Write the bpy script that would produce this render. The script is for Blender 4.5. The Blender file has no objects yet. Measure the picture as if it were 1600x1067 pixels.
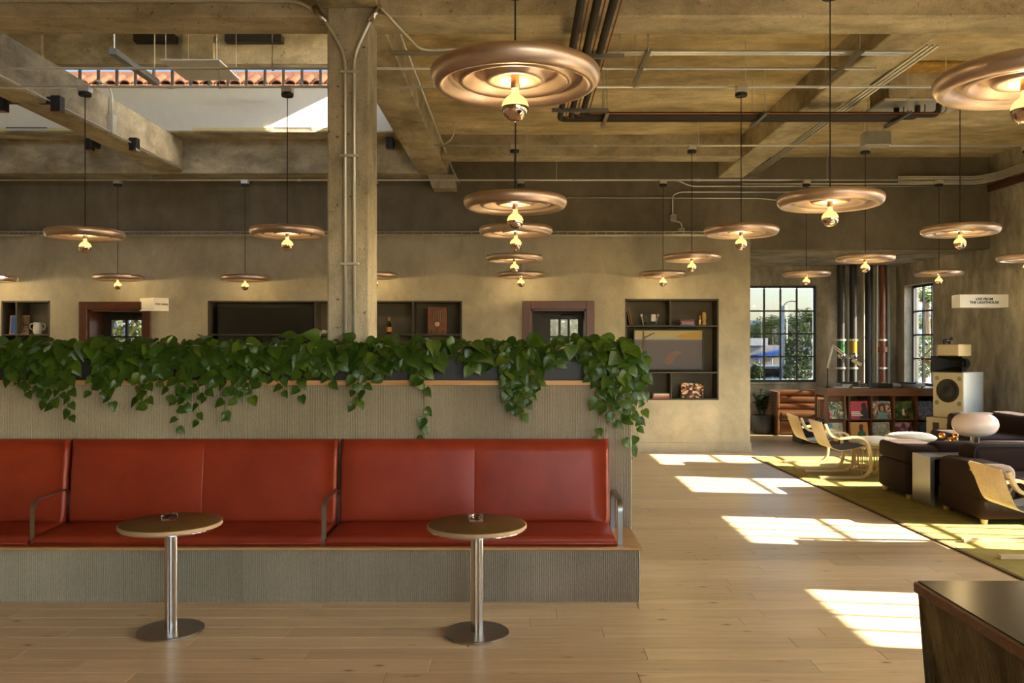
import bpy, bmesh, math, random
from mathutils import Vector, Matrix
random.seed(7)
R = math.radians
C = bpy.context.scene.collection
SC = bpy.context.scene

# ------------------------------------------------------------------ camera
F, CX, CY, H = 1340.0, 812.0, 534.0, 1.85        # focal length in px of the 1600 px frame, vanishing point, eye height
cam = bpy.data.cameras.new('camera'); cam.lens = F / 1600 * 36; cam.sensor_width = 36
cam.shift_x = -(CX - 800) / 1600; cam.shift_y = (CY - 533.5) / 1600
cam.clip_start = 0.05; cam.clip_end = 1000
camo = bpy.data.objects.new('camera', cam); C.objects.link(camo)
camo.location = (0, 0, H); camo.rotation_euler = (R(90), 0, 0)
SC.camera = camo

# ------------------------------------------------------------------ world, sun, exposure
SUN_EL, SUN_AZ = 26.1, 8.0                        # sun stands over +X, 8 degrees towards the camera
SKY, SUN, LAMP_W, EXPO = 2.0, 54.0, 12.0, 0.30
w = bpy.data.worlds.new('world'); SC.world = w; w.use_nodes = True
nt = w.node_tree; nt.nodes.clear()
sky = nt.nodes.new('ShaderNodeTexSky'); sky.sky_type = 'NISHITA'; sky.sun_disc = False
sky.sun_elevation = R(SUN_EL); sky.sun_rotation = R(90 + SUN_AZ); sky.dust_density = 1.6; sky.air_density = 1.0
bg = nt.nodes.new('ShaderNodeBackground'); bg.inputs[1].default_value = SKY
out = nt.nodes.new('ShaderNodeOutputWorld')
nt.links.new(sky.outputs[0], bg.inputs[0]); nt.links.new(bg.outputs[0], out.inputs[0])
sl = bpy.data.lights.new('sun', 'SUN'); sl.energy = SUN; sl.angle = R(0.45); sl.color = (1, 0.90, 0.72)
so = bpy.data.objects.new('sun', sl); C.objects.link(so)
e, a = R(SUN_EL), R(SUN_AZ)
sdir = Vector((-math.cos(e) * math.cos(a), math.cos(e) * math.sin(a), -math.sin(e)))
so.rotation_euler = sdir.to_track_quat('-Z', 'Y').to_euler(); so.location = (30, -5, 20)
SC.view_settings.view_transform = 'Standard'; SC.view_settings.look = 'None'
SC.view_settings.gamma = 1; SC.view_settings.use_curve_mapping = False; SC.view_settings.exposure = EXPO
cy = SC.cycles
cy.use_denoising = True; cy.max_bounces = 8; cy.diffuse_bounces = 5; cy.glossy_bounces = 4
cy.transmission_bounces = 6; cy.transparent_max_bounces = 12
cy.sample_clamp_indirect = 6; cy.caustics_reflective = False; cy.caustics_refractive = False
cy.use_adaptive_sampling = False

# ------------------------------------------------------------------ helpers
def P(px, py, d):
    """world point seen at photo pixel (px, py) when it stands d metres in front of the camera"""
    return Vector(((px - CX) / F * d, d, H - (py - CY) / F * d))
def PX(px, d): return (px - CX) / F * d
def PZ(py, d): return H - (py - CY) / F * d

class MB:
    def __init__(s): s.v = []; s.f = []; s.m = []; s.mi = 0
    def add(s, vs, fs):
        o = len(s.v); s.v += [tuple(v) for v in vs]
        for f in fs: s.f.append(tuple(i + o for i in f)); s.m.append(s.mi)
        return s
    def box(s, x0, x1, y0, y1, z0, z1):
        vs = [(x, y, z) for z in (z0, z1) for y in (y0, y1) for x in (x0, x1)]
        return s.add(vs, [(0, 2, 3, 1), (4, 5, 7, 6), (0, 1, 5, 4), (2, 6, 7, 3), (0, 4, 6, 2), (1, 3, 7, 5)])
    def rbox(s, x0, x1, y0, y1, z0, z1, r=0.01, seg=2):
        bm = bmesh.new(); bmesh.ops.create_cube(bm, size=1)
        for v in bm.verts:
            v.co = Vector(((x0 + x1) / 2 + v.co.x * (x1 - x0), (y0 + y1) / 2 + v.co.y * (y1 - y0), (z0 + z1) / 2 + v.co.z * (z1 - z0)))
        bmesh.ops.bevel(bm, geom=bm.edges[:], offset=r, segments=seg, profile=0.5, affect='EDGES')
        bm.verts.index_update()
        s.add([v.co[:] for v in bm.verts], [[v.index for v in f.verts] for f in bm.faces]); bm.free(); return s
    def prism(s, pts, z0, z1):
        n = len(pts)
        vs = [(x, y, z0) for x, y in pts] + [(x, y, z1) for x, y in pts]
        fs = [tuple(reversed(range(n))), tuple(range(n, 2 * n))] + [(i, (i + 1) % n, n + (i + 1) % n, n + i) for i in range(n)]
        return s.add(vs, fs)
    def hull(s, A, B):
        """two matching rings of points (a general loft)"""
        n = len(A)
        return s.add(list(A) + list(B), [tuple(reversed(range(n))), tuple(range(n, 2 * n))] + [(i, (i + 1) % n, n + (i + 1) % n, n + i) for i in range(n)])
    def tube(s, path, r, seg=8, flat=None):
        """round tube along path; flat=(w, t, axis): flat bar whose width runs along the fixed axis"""
        path = [Vector(p) for p in path]; n = len(path); rings = []
        up = Vector((0, 0, 1)); prev = None
        for i, p in enumerate(path):
            t = (path[min(i + 1, n - 1)] - path[max(i - 1, 0)]).normalized()
            if flat:
                u = Vector(flat[2]).normalized(); v = t.cross(u).normalized()
                a, b = flat[0] / 2, flat[1] / 2
                rings.append([p + u * a + v * b, p - u * a + v * b, p - u * a - v * b, p + u * a - v * b]); continue
            if prev is None:
                ref = up if abs(t.z) < 0.9 else Vector((1, 0, 0)); u = t.cross(ref).normalized()
            else: u = (prev - t * prev.dot(t)).normalized()
            prev = u; v = t.cross(u)
            rr = r[i] if isinstance(r, (list, tuple)) else r
            rings.append([p + (u * math.cos(2 * math.pi * k / seg) + v * math.sin(2 * math.pi * k / seg)) * rr for k in range(seg)])
        m = len(rings[0]); vs = [q for ring in rings for q in ring]; fs = []
        for i in range(n - 1):
            for k in range(m): fs.append((i * m + k, i * m + (k + 1) % m, (i + 1) * m + (k + 1) % m, (i + 1) * m + k))
        fs.append(tuple(reversed(range(m)))); fs.append(tuple((n - 1) * m + k for k in range(m)))
        return s.add(vs, fs)
    def lathe(s, prof, c=(0, 0, 0), seg=32):
        vs = []; fs = []; n = len(prof)
        for k in range(seg):
            ca, sa = math.cos(2 * math.pi * k / seg), math.sin(2 * math.pi * k / seg)
            vs += [(c[0] + r * ca, c[1] + r * sa, c[2] + z) for r, z in prof]
        for k in range(seg):
            k2 = (k + 1) % seg
            for i in range(n - 1): fs.append((k * n + i, k2 * n + i, k2 * n + i + 1, k * n + i + 1))
        return s.add(vs, fs)
    def ball(s, c, rx, ry=None, rz=None, seg=12, rings=8):
        ry = ry or rx; rz = rz or rx; vs = [(c[0], c[1], c[2] - rz)]; fs = []
        for i in range(1, rings):
            t = math.pi * i / rings
            for k in range(seg):
                p = 2 * math.pi * k / seg
                vs.append((c[0] + rx * math.sin(t) * math.cos(p), c[1] + ry * math.sin(t) * math.sin(p), c[2] - rz * math.cos(t)))
        vs.append((c[0], c[1], c[2] + rz)); L = len(vs) - 1
        for k in range(seg):
            fs.append((0, 1 + (k + 1) % seg, 1 + k)); b = 1 + (rings - 2) * seg; fs.append((b + k, b + (k + 1) % seg, L))
        for i in range(rings - 2):
            for k in range(seg):
                fs.append((1 + i * seg + k, 1 + i * seg + (k + 1) % seg, 1 + (i + 1) * seg + (k + 1) % seg, 1 + (i + 1) * seg + k))
        return s.add(vs, fs)
    def pad(s, o, U, V, N, w, h, t, r, puff=0.0, seams=(), nx=10, nz=6):
        """upholstered slab: front face spans U (w) x V (h) from corner o, thickness t back along -N, edge radius r"""
        o, U, V, N = Vector(o), Vector(U), Vector(V), Vector(N)
        def line(L, n, extra=()):
            e = [0, 0.06 * r, 0.2 * r, 0.5 * r, r]
            xs = set(e) | set(L - q for q in e) | set(r + (L - 2 * r) * i / n for i in range(n + 1))
            for q in extra: xs |= {q - 0.012, q - 0.004, q, q + 0.004, q + 0.012}
            return sorted(xs)
        xs, zs = line(w, nx, seams), line(h, nz); vs = []
        for z in zs:
            for x in xs:
                dx = max(0, r - min(x, w - x)); dz = max(0, r - min(z, h - z)); d = min(r, math.hypot(dx, dz))
                k = -(r - math.sqrt(max(0, r * r - d * d)))
                cell = [0] + list(seams) + [w]
                for q in range(len(cell) - 1):
                    if cell[q] <= x <= cell[q + 1]:
                        uu = (x - cell[q]) / (cell[q + 1] - cell[q])
                k += puff * (max(0, math.sin(math.pi * uu)) ** 0.4) * (max(0, math.sin(math.pi * z / h)) ** 0.5)
                vs.append(o + U * x + V * z + N * k)
        a, b = len(xs), len(zs); fs = []
        for j in range(b - 1):
            for i in range(a - 1): fs.append((j * a + i, j * a + i + 1, (j + 1) * a + i + 1, (j + 1) * a + i))
        ring = [i for i in range(a)] + [j * a + a - 1 for j in range(1, b)] + [(b - 1) * a + i for i in range(a - 2, -1, -1)] + [j * a for j in range(b - 2, 0, -1)]
        base = len(vs); nr = len(ring)
        for i in ring:
            p = vs[i]; rel = (p - o).dot(N); vs.append(p - N * (rel + t))
        for k in range(nr): fs.append((ring[k], base + k, base + (k + 1) % nr, ring[(k + 1) % nr]))
        fs.append(tuple(base + k for k in range(nr)))
        return s.add(vs, fs)
    def xf(s, M):
        s.v = [tuple(M @ Vector(v)) for v in s.v]; return s
    def build(s, name, mat=None, parent=None, smooth=False, world=False, angle=None):
        me = bpy.data.meshes.new(name)
        vs = s.v
        if world and parent is not None:
            L = parent.location
            if parent.parent is not None: L = L + parent.parent.location
            vs = [(v[0] - L.x, v[1] - L.y, v[2] - L.z) for v in vs]
        me.from_pydata(vs, [], s.f)
        mats = mat if isinstance(mat, (list, tuple)) else [mat]
        for m in mats: me.materials.append(m)
        if len(mats) > 1: me.polygons.foreach_set('material_index', s.m)
        bm = bmesh.new(); bm.from_mesh(me); bmesh.ops.recalc_face_normals(bm, faces=bm.faces[:]); bm.to_mesh(me); bm.free()
        if smooth:
            me.polygons.foreach_set('use_smooth', [True] * len(me.polygons))
            if angle: me.set_sharp_from_angle(angle=R(angle))
        me.update()
        o = bpy.data.objects.new(name, me); C.objects.link(o)
        if parent is not None: o.parent = parent
        return o

def tag(o, label=None, cat=None, group=None, kind=None):
    if label: o['label'] = label
    if cat: o['category'] = cat
    if group: o['group'] = group
    if kind: o['kind'] = kind
    return o
def thing(name, loc, label, cat, group=None, rz=0):
    o = bpy.data.objects.new(name, None); C.objects.link(o); o.location = loc; o.rotation_euler = (0, 0, rz)
    o.empty_display_size = 0.1
    return tag(o, label, cat, group)
def struct(name, mb, mat, parent=None, smooth=False):
    o = mb.build(name, mat, parent, smooth)
    if parent is None: o['kind'] = 'structure'
    return o
def dup(root, loc, label, rz=0, group=None):
    def cp(o, par):
        c = o.copy(); C.objects.link(c); c.parent = par
        for ch in kids.get(o.name, ()): cp(ch, c)
        return c
    kids = {}
    for ch in root.children_recursive: kids.setdefault(ch.parent.name, []).append(ch)
    r = cp(root, None); r.location = loc; r.rotation_euler = (0, 0, rz); r['label'] = label
    if group: r['group'] = group
    return r
def spline(pts, n=4):
    pts = [Vector(p) for p in pts]; o = []
    for i in range(len(pts) - 1):
        p0, p1, p2, p3 = pts[max(i - 1, 0)], pts[i], pts[i + 1], pts[min(i + 2, len(pts) - 1)]
        for k in range(n):
            t = k / n
            o.append(0.5 * ((2 * p1) + (-p0 + p2) * t + (2 * p0 - 5 * p1 + 4 * p2 - p3) * t * t + (-p0 + 3 * p1 - 3 * p2 + p3) * t ** 3))
    o.append(pts[-1]); return o
def bend(pts, r, n=5):
    """polyline with rounded corners"""
    pts = [Vector(p) for p in pts]; o = [pts[0]]
    for i in range(1, len(pts) - 1):
        a, b, c = pts[i - 1], pts[i], pts[i + 1]
        u, v = (a - b), (c - b); q = min(r, u.length * 0.49, v.length * 0.49)
        p0, p2 = b + u.normalized() * q, b + v.normalized() * q
        for k in range(n + 1):
            t = k / n; o.append(p0 * (1 - t) ** 2 + b * 2 * t * (1 - t) + p2 * t * t)
    o.append(pts[-1]); return o

# ------------------------------------------------------------------ materials
MATS = {}
class NM:
    def __init__(s, name):
        s.mat = bpy.data.materials.new(name); s.mat.use_nodes = True; s.t = s.mat.node_tree
        s.b = s.t.nodes['Principled BSDF']; s.o = s.t.nodes['Material Output']
    def n(s, typ, **k):
        q = s.t.nodes.new(typ)
        for a, b in k.items(): setattr(q, a, b)
        return q
    def l(s, a, b): s.t.links.new(a, b)
    def coord(s, scale=(1, 1, 1), kind='Object', loc=None):
        tc = s.n('ShaderNodeTexCoord'); mp = s.n('ShaderNodeMapping'); mp.inputs['Scale'].default_value = scale
        s.l(tc.outputs[kind], mp.inputs[0])
        if loc is not None: s.l(loc, mp.inputs['Location'])
        return mp.outputs[0]
    def geo(s, scale=(1, 1, 1)):
        g = s.n('ShaderNodeNewGeometry'); mp = s.n('ShaderNodeMapping'); mp.inputs['Scale'].default_value = scale
        s.l(g.outputs['Position'], mp.inputs[0]); return mp.outputs[0]
    def noise(s, vec, scale, detail=4, rough=0.55, dist=0.0):
        q = s.n('ShaderNodeTexNoise'); q.inputs['Scale'].default_value = scale; q.inputs['Detail'].default_value = detail
        q.inputs['Roughness'].default_value = rough; q.inputs['Distortion'].default_value = dist
        s.l(vec, q.inputs['Vector']); return q.outputs['Fac']
    def ramp(s, fac, stops, interp='LINEAR'):
        q = s.n('ShaderNodeValToRGB'); q.color_ramp.interpolation = interp; el = q.color_ramp.elements
        while len(el) < len(stops): el.new(0.5)
        for k, (p, c) in enumerate(stops): el[k].position = p; el[k].color = (*c, 1)
        s.l(fac, q.inputs[0]); return q.outputs[0]
    def mix(s, fac, a, b, mode='MIX'):
        q = s.n('ShaderNodeMix', data_type='RGBA', blend_type=mode)
        for inp, val in ((q.inputs['Factor'], fac), (q.inputs['A'], a), (q.inputs['B'], b)):
            if hasattr(val, 'is_linked') or hasattr(val, 'links'): s.l(val, inp)
            elif isinstance(val, (int, float)): inp.default_value = val
            else: inp.default_value = (*val, 1)
        return q.outputs['Result']
    def bump(s, h, strength=0.3, dist=0.01):
        q = s.n('ShaderNodeBump'); q.inputs['Strength'].default_value = strength; q.inputs['Distance'].default_value = dist
        s.l(h, q.inputs['Height']); s.l(q.outputs[0], s.b.inputs['Normal'])
    def set(s, col=None, rough=None, metal=None, spec=None, **k):
        if col is not None:
            if hasattr(col, 'links'): s.l(col, s.b.inputs['Base Color'])
            else: s.b.inputs['Base Color'].default_value = (*col, 1)
        if rough is not None: s.b.inputs['Roughness'].default_value = rough
        if metal is not None: s.b.inputs['Metallic'].default_value = metal
        if spec is not None: s.b.inputs['Specular IOR Level'].default_value = spec
        for a, b in k.items(): s.b.inputs[a.replace('_', ' ')].default_value = b
        return s
def S(r, g, b):
    f = lambda c: ((c / 255 + 0.055) / 1.055) ** 2.4 if c > 10 else c / 255 / 12.92
    return (f(r), f(g), f(b))
def plain(name, col, rough=0.5, metal=0.0, var=0.12, scale=8.0, bump=0.0, spec=None, **k):
    m = NM(name); v = m.noise(m.coord(), scale)
    c = m.ramp(v, [(0.25, tuple(x * (1 - var) for x in col)), (0.75, tuple(min(1, x * (1 + var)) for x in col))])
    m.set(c, rough, metal, spec, **k)
    if bump: m.bump(m.noise(m.coord(), scale * 12), bump, 0.004)
    return m.mat
def concrete(name, base, dark, lightc, streak=(1, 1, 1), pits=0.5, var=1.0):
    m = NM(name); g = m.geo(); gs = m.geo(streak); g3 = m.geo(tuple(0.5 + 0.5 * q for q in streak))
    big = m.noise(gs, 0.9, 6, 0.62, 0.4); mid = m.noise(gs, 4.0, 6, 0.65, 0.3); fine = m.noise(g, 60, 3); scr = m.noise(g3, 2.3, 5, 0.6, 1.5)
    c = m.ramp(big, [(0.37, dark), (0.5, base), (0.63, lightc)])
    k0, k1 = 1 - 0.38 * var, 1 + 0.3 * var
    c = m.mix(0.75, c, m.ramp(mid, [(0.36, (k0, k0 * .98, k0 * .94)), (0.5, (1, 1, 1)), (0.64, (k1, k1, k1))]), 'MULTIPLY')
    c = m.mix(0.55 * var, c, m.ramp(scr, [(0.40, (0.78, 0.75, 0.70)), (0.47, (1, 1, 1)), (0.58, (1, 1, 1)), (0.63, (1.35, 1.33, 1.28))]), 'MULTIPLY')
    c = m.mix(0.35, c, m.ramp(fine, [(0.35, (0.7, 0.7, 0.68)), (0.6, (1.08, 1.08, 1.08))]), 'MULTIPLY')
    pit = m.ramp(m.noise(g, 22, 2, 0.5), [(0.27, (0.3, 0.27, 0.22)), (0.33, (1, 1, 1))])
    c = m.mix(pits, c, pit, 'MULTIPLY')
    m.set(c, 0.85, 0, 0.25); m.bump(m.mix(0.5, mid, fine), 0.45, 0.02); return m.mat

M = {}
M['plaster'] = concrete('warm_plaster', (0.43, 0.39, 0.30), (0.35, 0.315, 0.24), (0.50, 0.45, 0.35), (0.7, 0.7, 0.5), 0.0, 0.35)
M['plaster_grey'] = concrete('grey_plaster', (0.38, 0.35, 0.285), (0.26, 0.24, 0.195), (0.50, 0.46, 0.38), (1.2, 1.2, 0.6), 0.1, 0.7)
M['upper_wall'] = concrete('raw_upper_wall', (0.19, 0.165, 0.12), (0.16, 0.14, 0.10), (0.22, 0.19, 0.14), (0.8, 0.8, 0.5), 0.0, 0.4)
M['concrete'] = concrete('board_concrete', (0.44, 0.385, 0.27), (0.30, 0.255, 0.17), (0.56, 0.50, 0.365), (0.6, 1.0, 1.0), 0.6, 0.8)
M['ceiling'] = concrete('ceiling_concrete', (0.58, 0.47, 0.27), (0.42, 0.325, 0.175), (0.72, 0.61, 0.39), (0.45, 0.9, 0.9), 0.5, 0.8)
M['beam_side'] = concrete('beam_concrete', (0.46, 0.40, 0.275), (0.31, 0.26, 0.17), (0.56, 0.50, 0.355), (1.0, 0.6, 1.0), 0.6, 0.8)
M['column'] = concrete('column_concrete', (0.45, 0.41, 0.31), (0.33, 0.30, 0.22), (0.54, 0.49, 0.375), (1.2, 1.2, 0.7), 0.9, 0.7)
M['white_wall'] = plain('white_gypsum', (0.80, 0.79, 0.76), 0.8, var=0.03)

def oak(name, c0, c1, c2, knots=True, axis=0, rough=0.30):
    m = NM(name); oi = m.n('ShaderNodeObjectInfo')
    g = m.n('ShaderNodeNewGeometry'); ad = m.n('ShaderNodeVectorMath', operation='ADD')
    sc = m.n('ShaderNodeVectorMath', operation='SCALE'); sc.inputs['Scale'].default_value = 37.0
    cb = m.n('ShaderNodeCombineXYZ')
    for k in range(3): m.l(oi.outputs['Random'], cb.inputs[k])
    m.l(cb.outputs[0], sc.inputs[0]); m.l(g.outputs['Position'], ad.inputs[0]); m.l(sc.outputs[0], ad.inputs[1])
    mp = m.n('ShaderNodeMapping'); st = [9, 9, 9]; st[axis] = 0.55; mp.inputs['Scale'].default_value = st
    m.l(ad.outputs[0], mp.inputs[0])
    grain = m.noise(mp.outputs[0], 3.0, 6, 0.65, 1.2); soft = m.noise(mp.outputs[0], 0.8, 3)
    c = m.ramp(grain, [(0.28, c0), (0.5, c1), (0.7, c2)])
    tone = m.ramp(oi.outputs['Random'], [(0.0, (0.86, 0.84, 0.80)), (1.0, (1.08, 1.07, 1.05))])
    c = m.mix(1.0, c, tone, 'MULTIPLY')
    c = m.mix(0.5, c, m.ramp(soft, [(0.3, (0.78, 0.74, 0.68)), (0.6, (1, 1, 1))]), 'MULTIPLY')
    if knots:
        mk = m.n('ShaderNodeMapping'); mk.inputs['Scale'].default_value = [2.2, 5, 5] if axis == 0 else [5, 2.2, 5]
        m.l(ad.outputs[0], mk.inputs[0])
        vo = m.n('ShaderNodeTexVoronoi'); vo.inputs['Scale'].default_value = 1.3; m.l(mk.outputs[0], vo.inputs['Vector'])
        kn = m.ramp(vo.outputs['Distance'], [(0.03, (0.26, 0.17, 0.09)), (0.085, (0.80, 0.72, 0.62)), (0.15, (1, 1, 1))])
        c = m.mix(1.0, c, kn, 'MULTIPLY')
    m.set(c, rough, 0, 0.4); m.bump(grain, 0.08, 0.004); return m.mat
M['oak'] = oak('pale_oak', (0.54, 0.405, 0.235), (0.65, 0.505, 0.31), (0.71, 0.575, 0.375))
M['oak_trim'] = oak('oak_trim', (0.40, 0.22, 0.09), (0.50, 0.29, 0.125), (0.58, 0.36, 0.17), False)
M['birch'] = oak('birch_ply', (0.60, 0.44, 0.24), (0.68, 0.52, 0.30), (0.75, 0.59, 0.36), False)
M['walnut'] = oak('walnut', (0.13, 0.055, 0.025), (0.19, 0.085, 0.04), (0.25, 0.12, 0.06), False)
M['mahogany'] = oak('mahogany', (0.07, 0.022, 0.013), (0.095, 0.031, 0.018), (0.12, 0.042, 0.024), False, axis=2)
M['pale_box'] = plain('pale_lacquer', (0.62, 0.52, 0.34), 0.45, var=0.04)
def fluted():
    m = NM('ribbed_clay'); g = m.geo(); big = m.noise(g, 1.3, 4); fine = m.noise(m.geo((1, 1, 0.5)), 90, 3)
    oi = m.n('ShaderNodeObjectInfo')
    c = m.ramp(big, [(0.3, (0.40, 0.355, 0.265)), (0.7, (0.49, 0.44, 0.335))])
    c = m.mix(1.0, c, m.ramp(oi.outputs['Random'], [(0, (0.9, 0.9, 0.9)), (1, (1.05, 1.05, 1.05))]), 'MULTIPLY')
    c = m.mix(0.5, c, m.ramp(fine, [(0.35, (0.7, 0.68, 0.64)), (0.6, (1, 1, 1))]), 'MULTIPLY')
    m.set(c, 0.9, 0, 0.2); m.bump(fine, 0.5, 0.004); return m.mat
M['fluted'] = fluted()
def leather(name, c0, c1, rough=0.40):
    m = NM(name); g = m.geo(); big = m.noise(g, 2.2, 4, 0.6, 0.6)
    m.set(m.ramp(big, [(0.3, c0), (0.7, c1)]), rough, 0, 0.36)
    vo = m.n('ShaderNodeTexVoronoi'); vo.inputs['Scale'].default_value = 260; m.l(g, vo.inputs['Vector'])
    m.bump(m.mix(0.35, vo.outputs['Distance'], m.noise(g, 9, 3)), 0.12, 0.003); return m.mat
M['red_leather'] = leather('red_leather', (0.20, 0.022, 0.009), (0.27, 0.034, 0.012))
M['brown_leather'] = leather('tan_leather', (0.12, 0.048, 0.018), (0.17, 0.07, 0.026), 0.35)
def velvet():
    m = NM('brown_velvet'); g = m.geo()
    m.set(m.ramp(m.noise(g, 3, 4), [(0.3, (0.018, 0.0085, 0.0055)), (0.7, (0.028, 0.0135, 0.009))]), 0.85, 0, 0.2)
    m.b.inputs['Sheen Weight'].default_value = 0.08; m.b.inputs['Sheen Tint'].default_value = (0.6, 0.4, 0.33, 1)
    m.bump(m.noise(g, 14, 4), 0.25, 0.01); return m.mat
M['velvet'] = velvet()
def metal(name, col, rough=0.3, aniso=(1, 1, 60)):
    m = NM(name); g = m.coord(aniso)
    v = m.noise(g, 6, 3); m.set(m.ramp(v, [(0.3, tuple(x * 0.9 for x in col)), (0.7, col)]), rough, 1.0)
    return m.mat
M['steel'] = metal('brushed_steel', (0.60, 0.57, 0.52), 0.15, (40, 40, 1))
M['steel_dark'] = metal('satin_steel', (0.36, 0.34, 0.31), 0.32, (1, 30, 1))
M['galv'] = metal('galvanised_steel', (0.74, 0.72, 0.64), 0.34, (3, 3, 3))
M['galv'].node_tree.nodes['Principled BSDF'].inputs['Metallic'].default_value = 0.55
M['chrome'] = metal('chrome', (0.8, 0.78, 0.74), 0.08)
M['copper_disc'] = metal('spun_copper', (0.60, 0.46, 0.375), 0.40, (2, 2, 2))
M['copper'] = metal('copper_pipe', (0.36, 0.15, 0.075), 0.35)
M['mirror_bulb'] = metal('mirrored_glass', (0.80, 0.60, 0.48), 0.05)
M['brass'] = metal('brass', (0.72, 0.46, 0.22), 0.3)
M['black'] = plain('black_metal', (0.018, 0.017, 0.016), 0.45, spec=0.4)
M['cord'] = plain('black_cord', (0.012, 0.012, 0.012), 0.7)
M['rubber'] = plain('pipe_insulation', (0.035, 0.026, 0.02), 0.75)
M['planter'] = plain('charcoal_planter', (0.022, 0.024, 0.027), 0.5, var=0.06)
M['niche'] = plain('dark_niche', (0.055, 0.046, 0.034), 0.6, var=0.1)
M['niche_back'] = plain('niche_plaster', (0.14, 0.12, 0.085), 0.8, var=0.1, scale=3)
M['frame'] = plain('dark_window_frame', (0.03, 0.028, 0.025), 0.5)
M['alu'] = plain('grey_aluminium', (0.20, 0.19, 0.17), 0.5)
M['screen'] = plain('dark_screen', (0.012, 0.013, 0.012), 0.25)
M['table_top'] = plain('olive_brown_laminate', (0.12, 0.06, 0.014), 0.4, spec=0.3, var=0.04)
M['table_edge'] = plain('tan_edge', (0.40, 0.27, 0.15), 0.5, var=0.05)
M['rug'] = plain('olive_rug', (0.30, 0.245, 0.07), 0.95, var=0.22, scale=5, bump=0.6, spec=0.1)
M['rug_edge'] = plain('brown_rug_edge', (0.12, 0.07, 0.02), 0.95)
M['stone'] = plain('brown_stone', (0.045, 0.035, 0.024), 0.22, var=0.25, scale=2.5)
M['white'] = plain('white_paint', (0.72, 0.70, 0.66), 0.5, var=0.03)
M['cream'] = plain('cream_fabric', (0.74, 0.68, 0.54), 0.9, var=0.06, bump=0.2)
M['cane'] = plain('pale_cane', (0.60, 0.45, 0.25), 0.6)
M['soil'] = plain('potting_soil', (0.03, 0.02, 0.012), 0.95, var=0.4, scale=30)
M['pot'] = plain('charcoal_pot', (0.05, 0.05, 0.052), 0.6)
M['redpipe'] = plain('rusty_pipe', (0.17, 0.055, 0.025), 0.55, var=0.3)
M['darkpipe'] = plain('dark_iron_pipe', (0.03, 0.028, 0.026), 0.5)
M['greypipe'] = plain('grey_pipe', (0.30, 0.28, 0.23), 0.5)
M['yellowfoam'] = plain('yellow_foam', (0.50, 0.30, 0.06), 0.95, var=0.4, scale=14, bump=0.8)
M['letters'] = plain('black_lettering', (0.01, 0.01, 0.01), 0.6)
def emis(name, col, strength, base=(0.8, 0.8, 0.8)):
    m = NM(name); m.set(base, 0.5)
    m.b.inputs['Emission Color'].default_value = (*col, 1); m.b.inputs['Emission Strength'].default_value = strength; return m.mat
M['sign'] = emis('lit_sign', (1.0, 0.80, 0.50), 0.16, (0.62, 0.55, 0.42))
M['lamp_glass'] = NM('opal_glass').set((0.92, 0.76, 0.67), 0.12, 0, 0.5, Subsurface_Weight=0.35, Subsurface_Radius=(0.1, 0.06, 0.05)).mat
def bulbmat():
    m = NM('glowing_bulb'); tr = m.n('ShaderNodeBsdfTransparent'); em = m.n('ShaderNodeEmission')
    em.inputs[0].default_value = (1.0, 0.60, 0.16, 1); em.inputs[1].default_value = 1.25
    lw = m.n('ShaderNodeLayerWeight'); lw.inputs[0].default_value = 0.35
    em.inputs[0].default_value = (1.0, 0.66, 0.18, 1)
    mx = m.n('ShaderNodeAddShader'); m.l(tr.outputs[0], mx.inputs[0]); m.l(em.outputs[0], mx.inputs[1]); m.l(mx.outputs[0], m.o.inputs[0])
    tr.inputs[0].default_value = (0.62, 0.52, 0.32, 1)
    return m.mat
M['bulb'] = bulbmat()
def glass(name, tint, refl=0.06):
    m = NM(name); tr = m.n('ShaderNodeBsdfTransparent'); tr.inputs[0].default_value = (*tint, 1)
    gl = m.n('ShaderNodeBsdfGlossy'); gl.inputs['Roughness'].default_value = 0.02
    mx = m.n('ShaderNodeMixShader'); mx.inputs[0].default_value = refl
    m.l(tr.outputs[0], mx.inputs[1]); m.l(gl.outputs[0], mx.inputs[2]); m.l(mx.outputs[0], m.o.inputs[0]); return m.mat
M['glass'] = glass('window_glass', (0.93, 0.95, 0.95), 0.04)
M['glass_mid'] = glass('weak_sky_dimming_glass', (0.6, 0.61, 0.61), 0.05)  # weaker tint, added to dim the sky yet still light the alcove
M['glass_dim'] = glass('sky_dimming_glass', (0.33, 0.335, 0.335), 0.05)  # grey tint added so the brightened sky outside does not clip
def clear(name, col, rough=0.02):
    m = NM(name); m.set(col, rough, 0, 0.5); m.b.inputs['Transmission Weight'].default_value = 1.0; m.b.inputs['IOR'].default_value = 1.48; return m.mat
M['crystal'] = clear('clear_crystal', (0.95, 0.92, 0.92)); M['amber'] = clear('amber_glass', (0.95, 0.50, 0.12))
def leafmat(name, c0, c1, c2):
    m = NM(name); oi = m.n('ShaderNodeObjectInfo'); g = m.coord((1, 1, 1), 'Object')
    v = m.noise(g, 14, 4, 0.6, 0.8)
    c = m.ramp(v, [(0.3, c0), (0.55, c1), (0.8, c2)])
    c = m.mix(1.0, c, m.ramp(oi.outputs['Random'], [(0, (0.7, 0.8, 0.8)), (0.8, (1.1, 1.05, 0.9)), (1, (1.9, 1.5, 0.9))]), 'MULTIPLY')
    m.set(c, 0.33, 0, 0.5)
    tl = m.n('ShaderNodeBsdfTranslucent'); m.l(m.mix(1.0, c, (1.2, 1.5, 0.5), 'MULTIPLY'), tl.inputs[0])
    mx = m.n('ShaderNodeMixShader'); mx.inputs[0].default_value = 0.28
    m.l(m.b.outputs[0], mx.inputs[1]); m.l(tl.outputs[0], mx.inputs[2]); m.l(mx.outputs[0], m.o.inputs[0]); return m.mat
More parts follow.
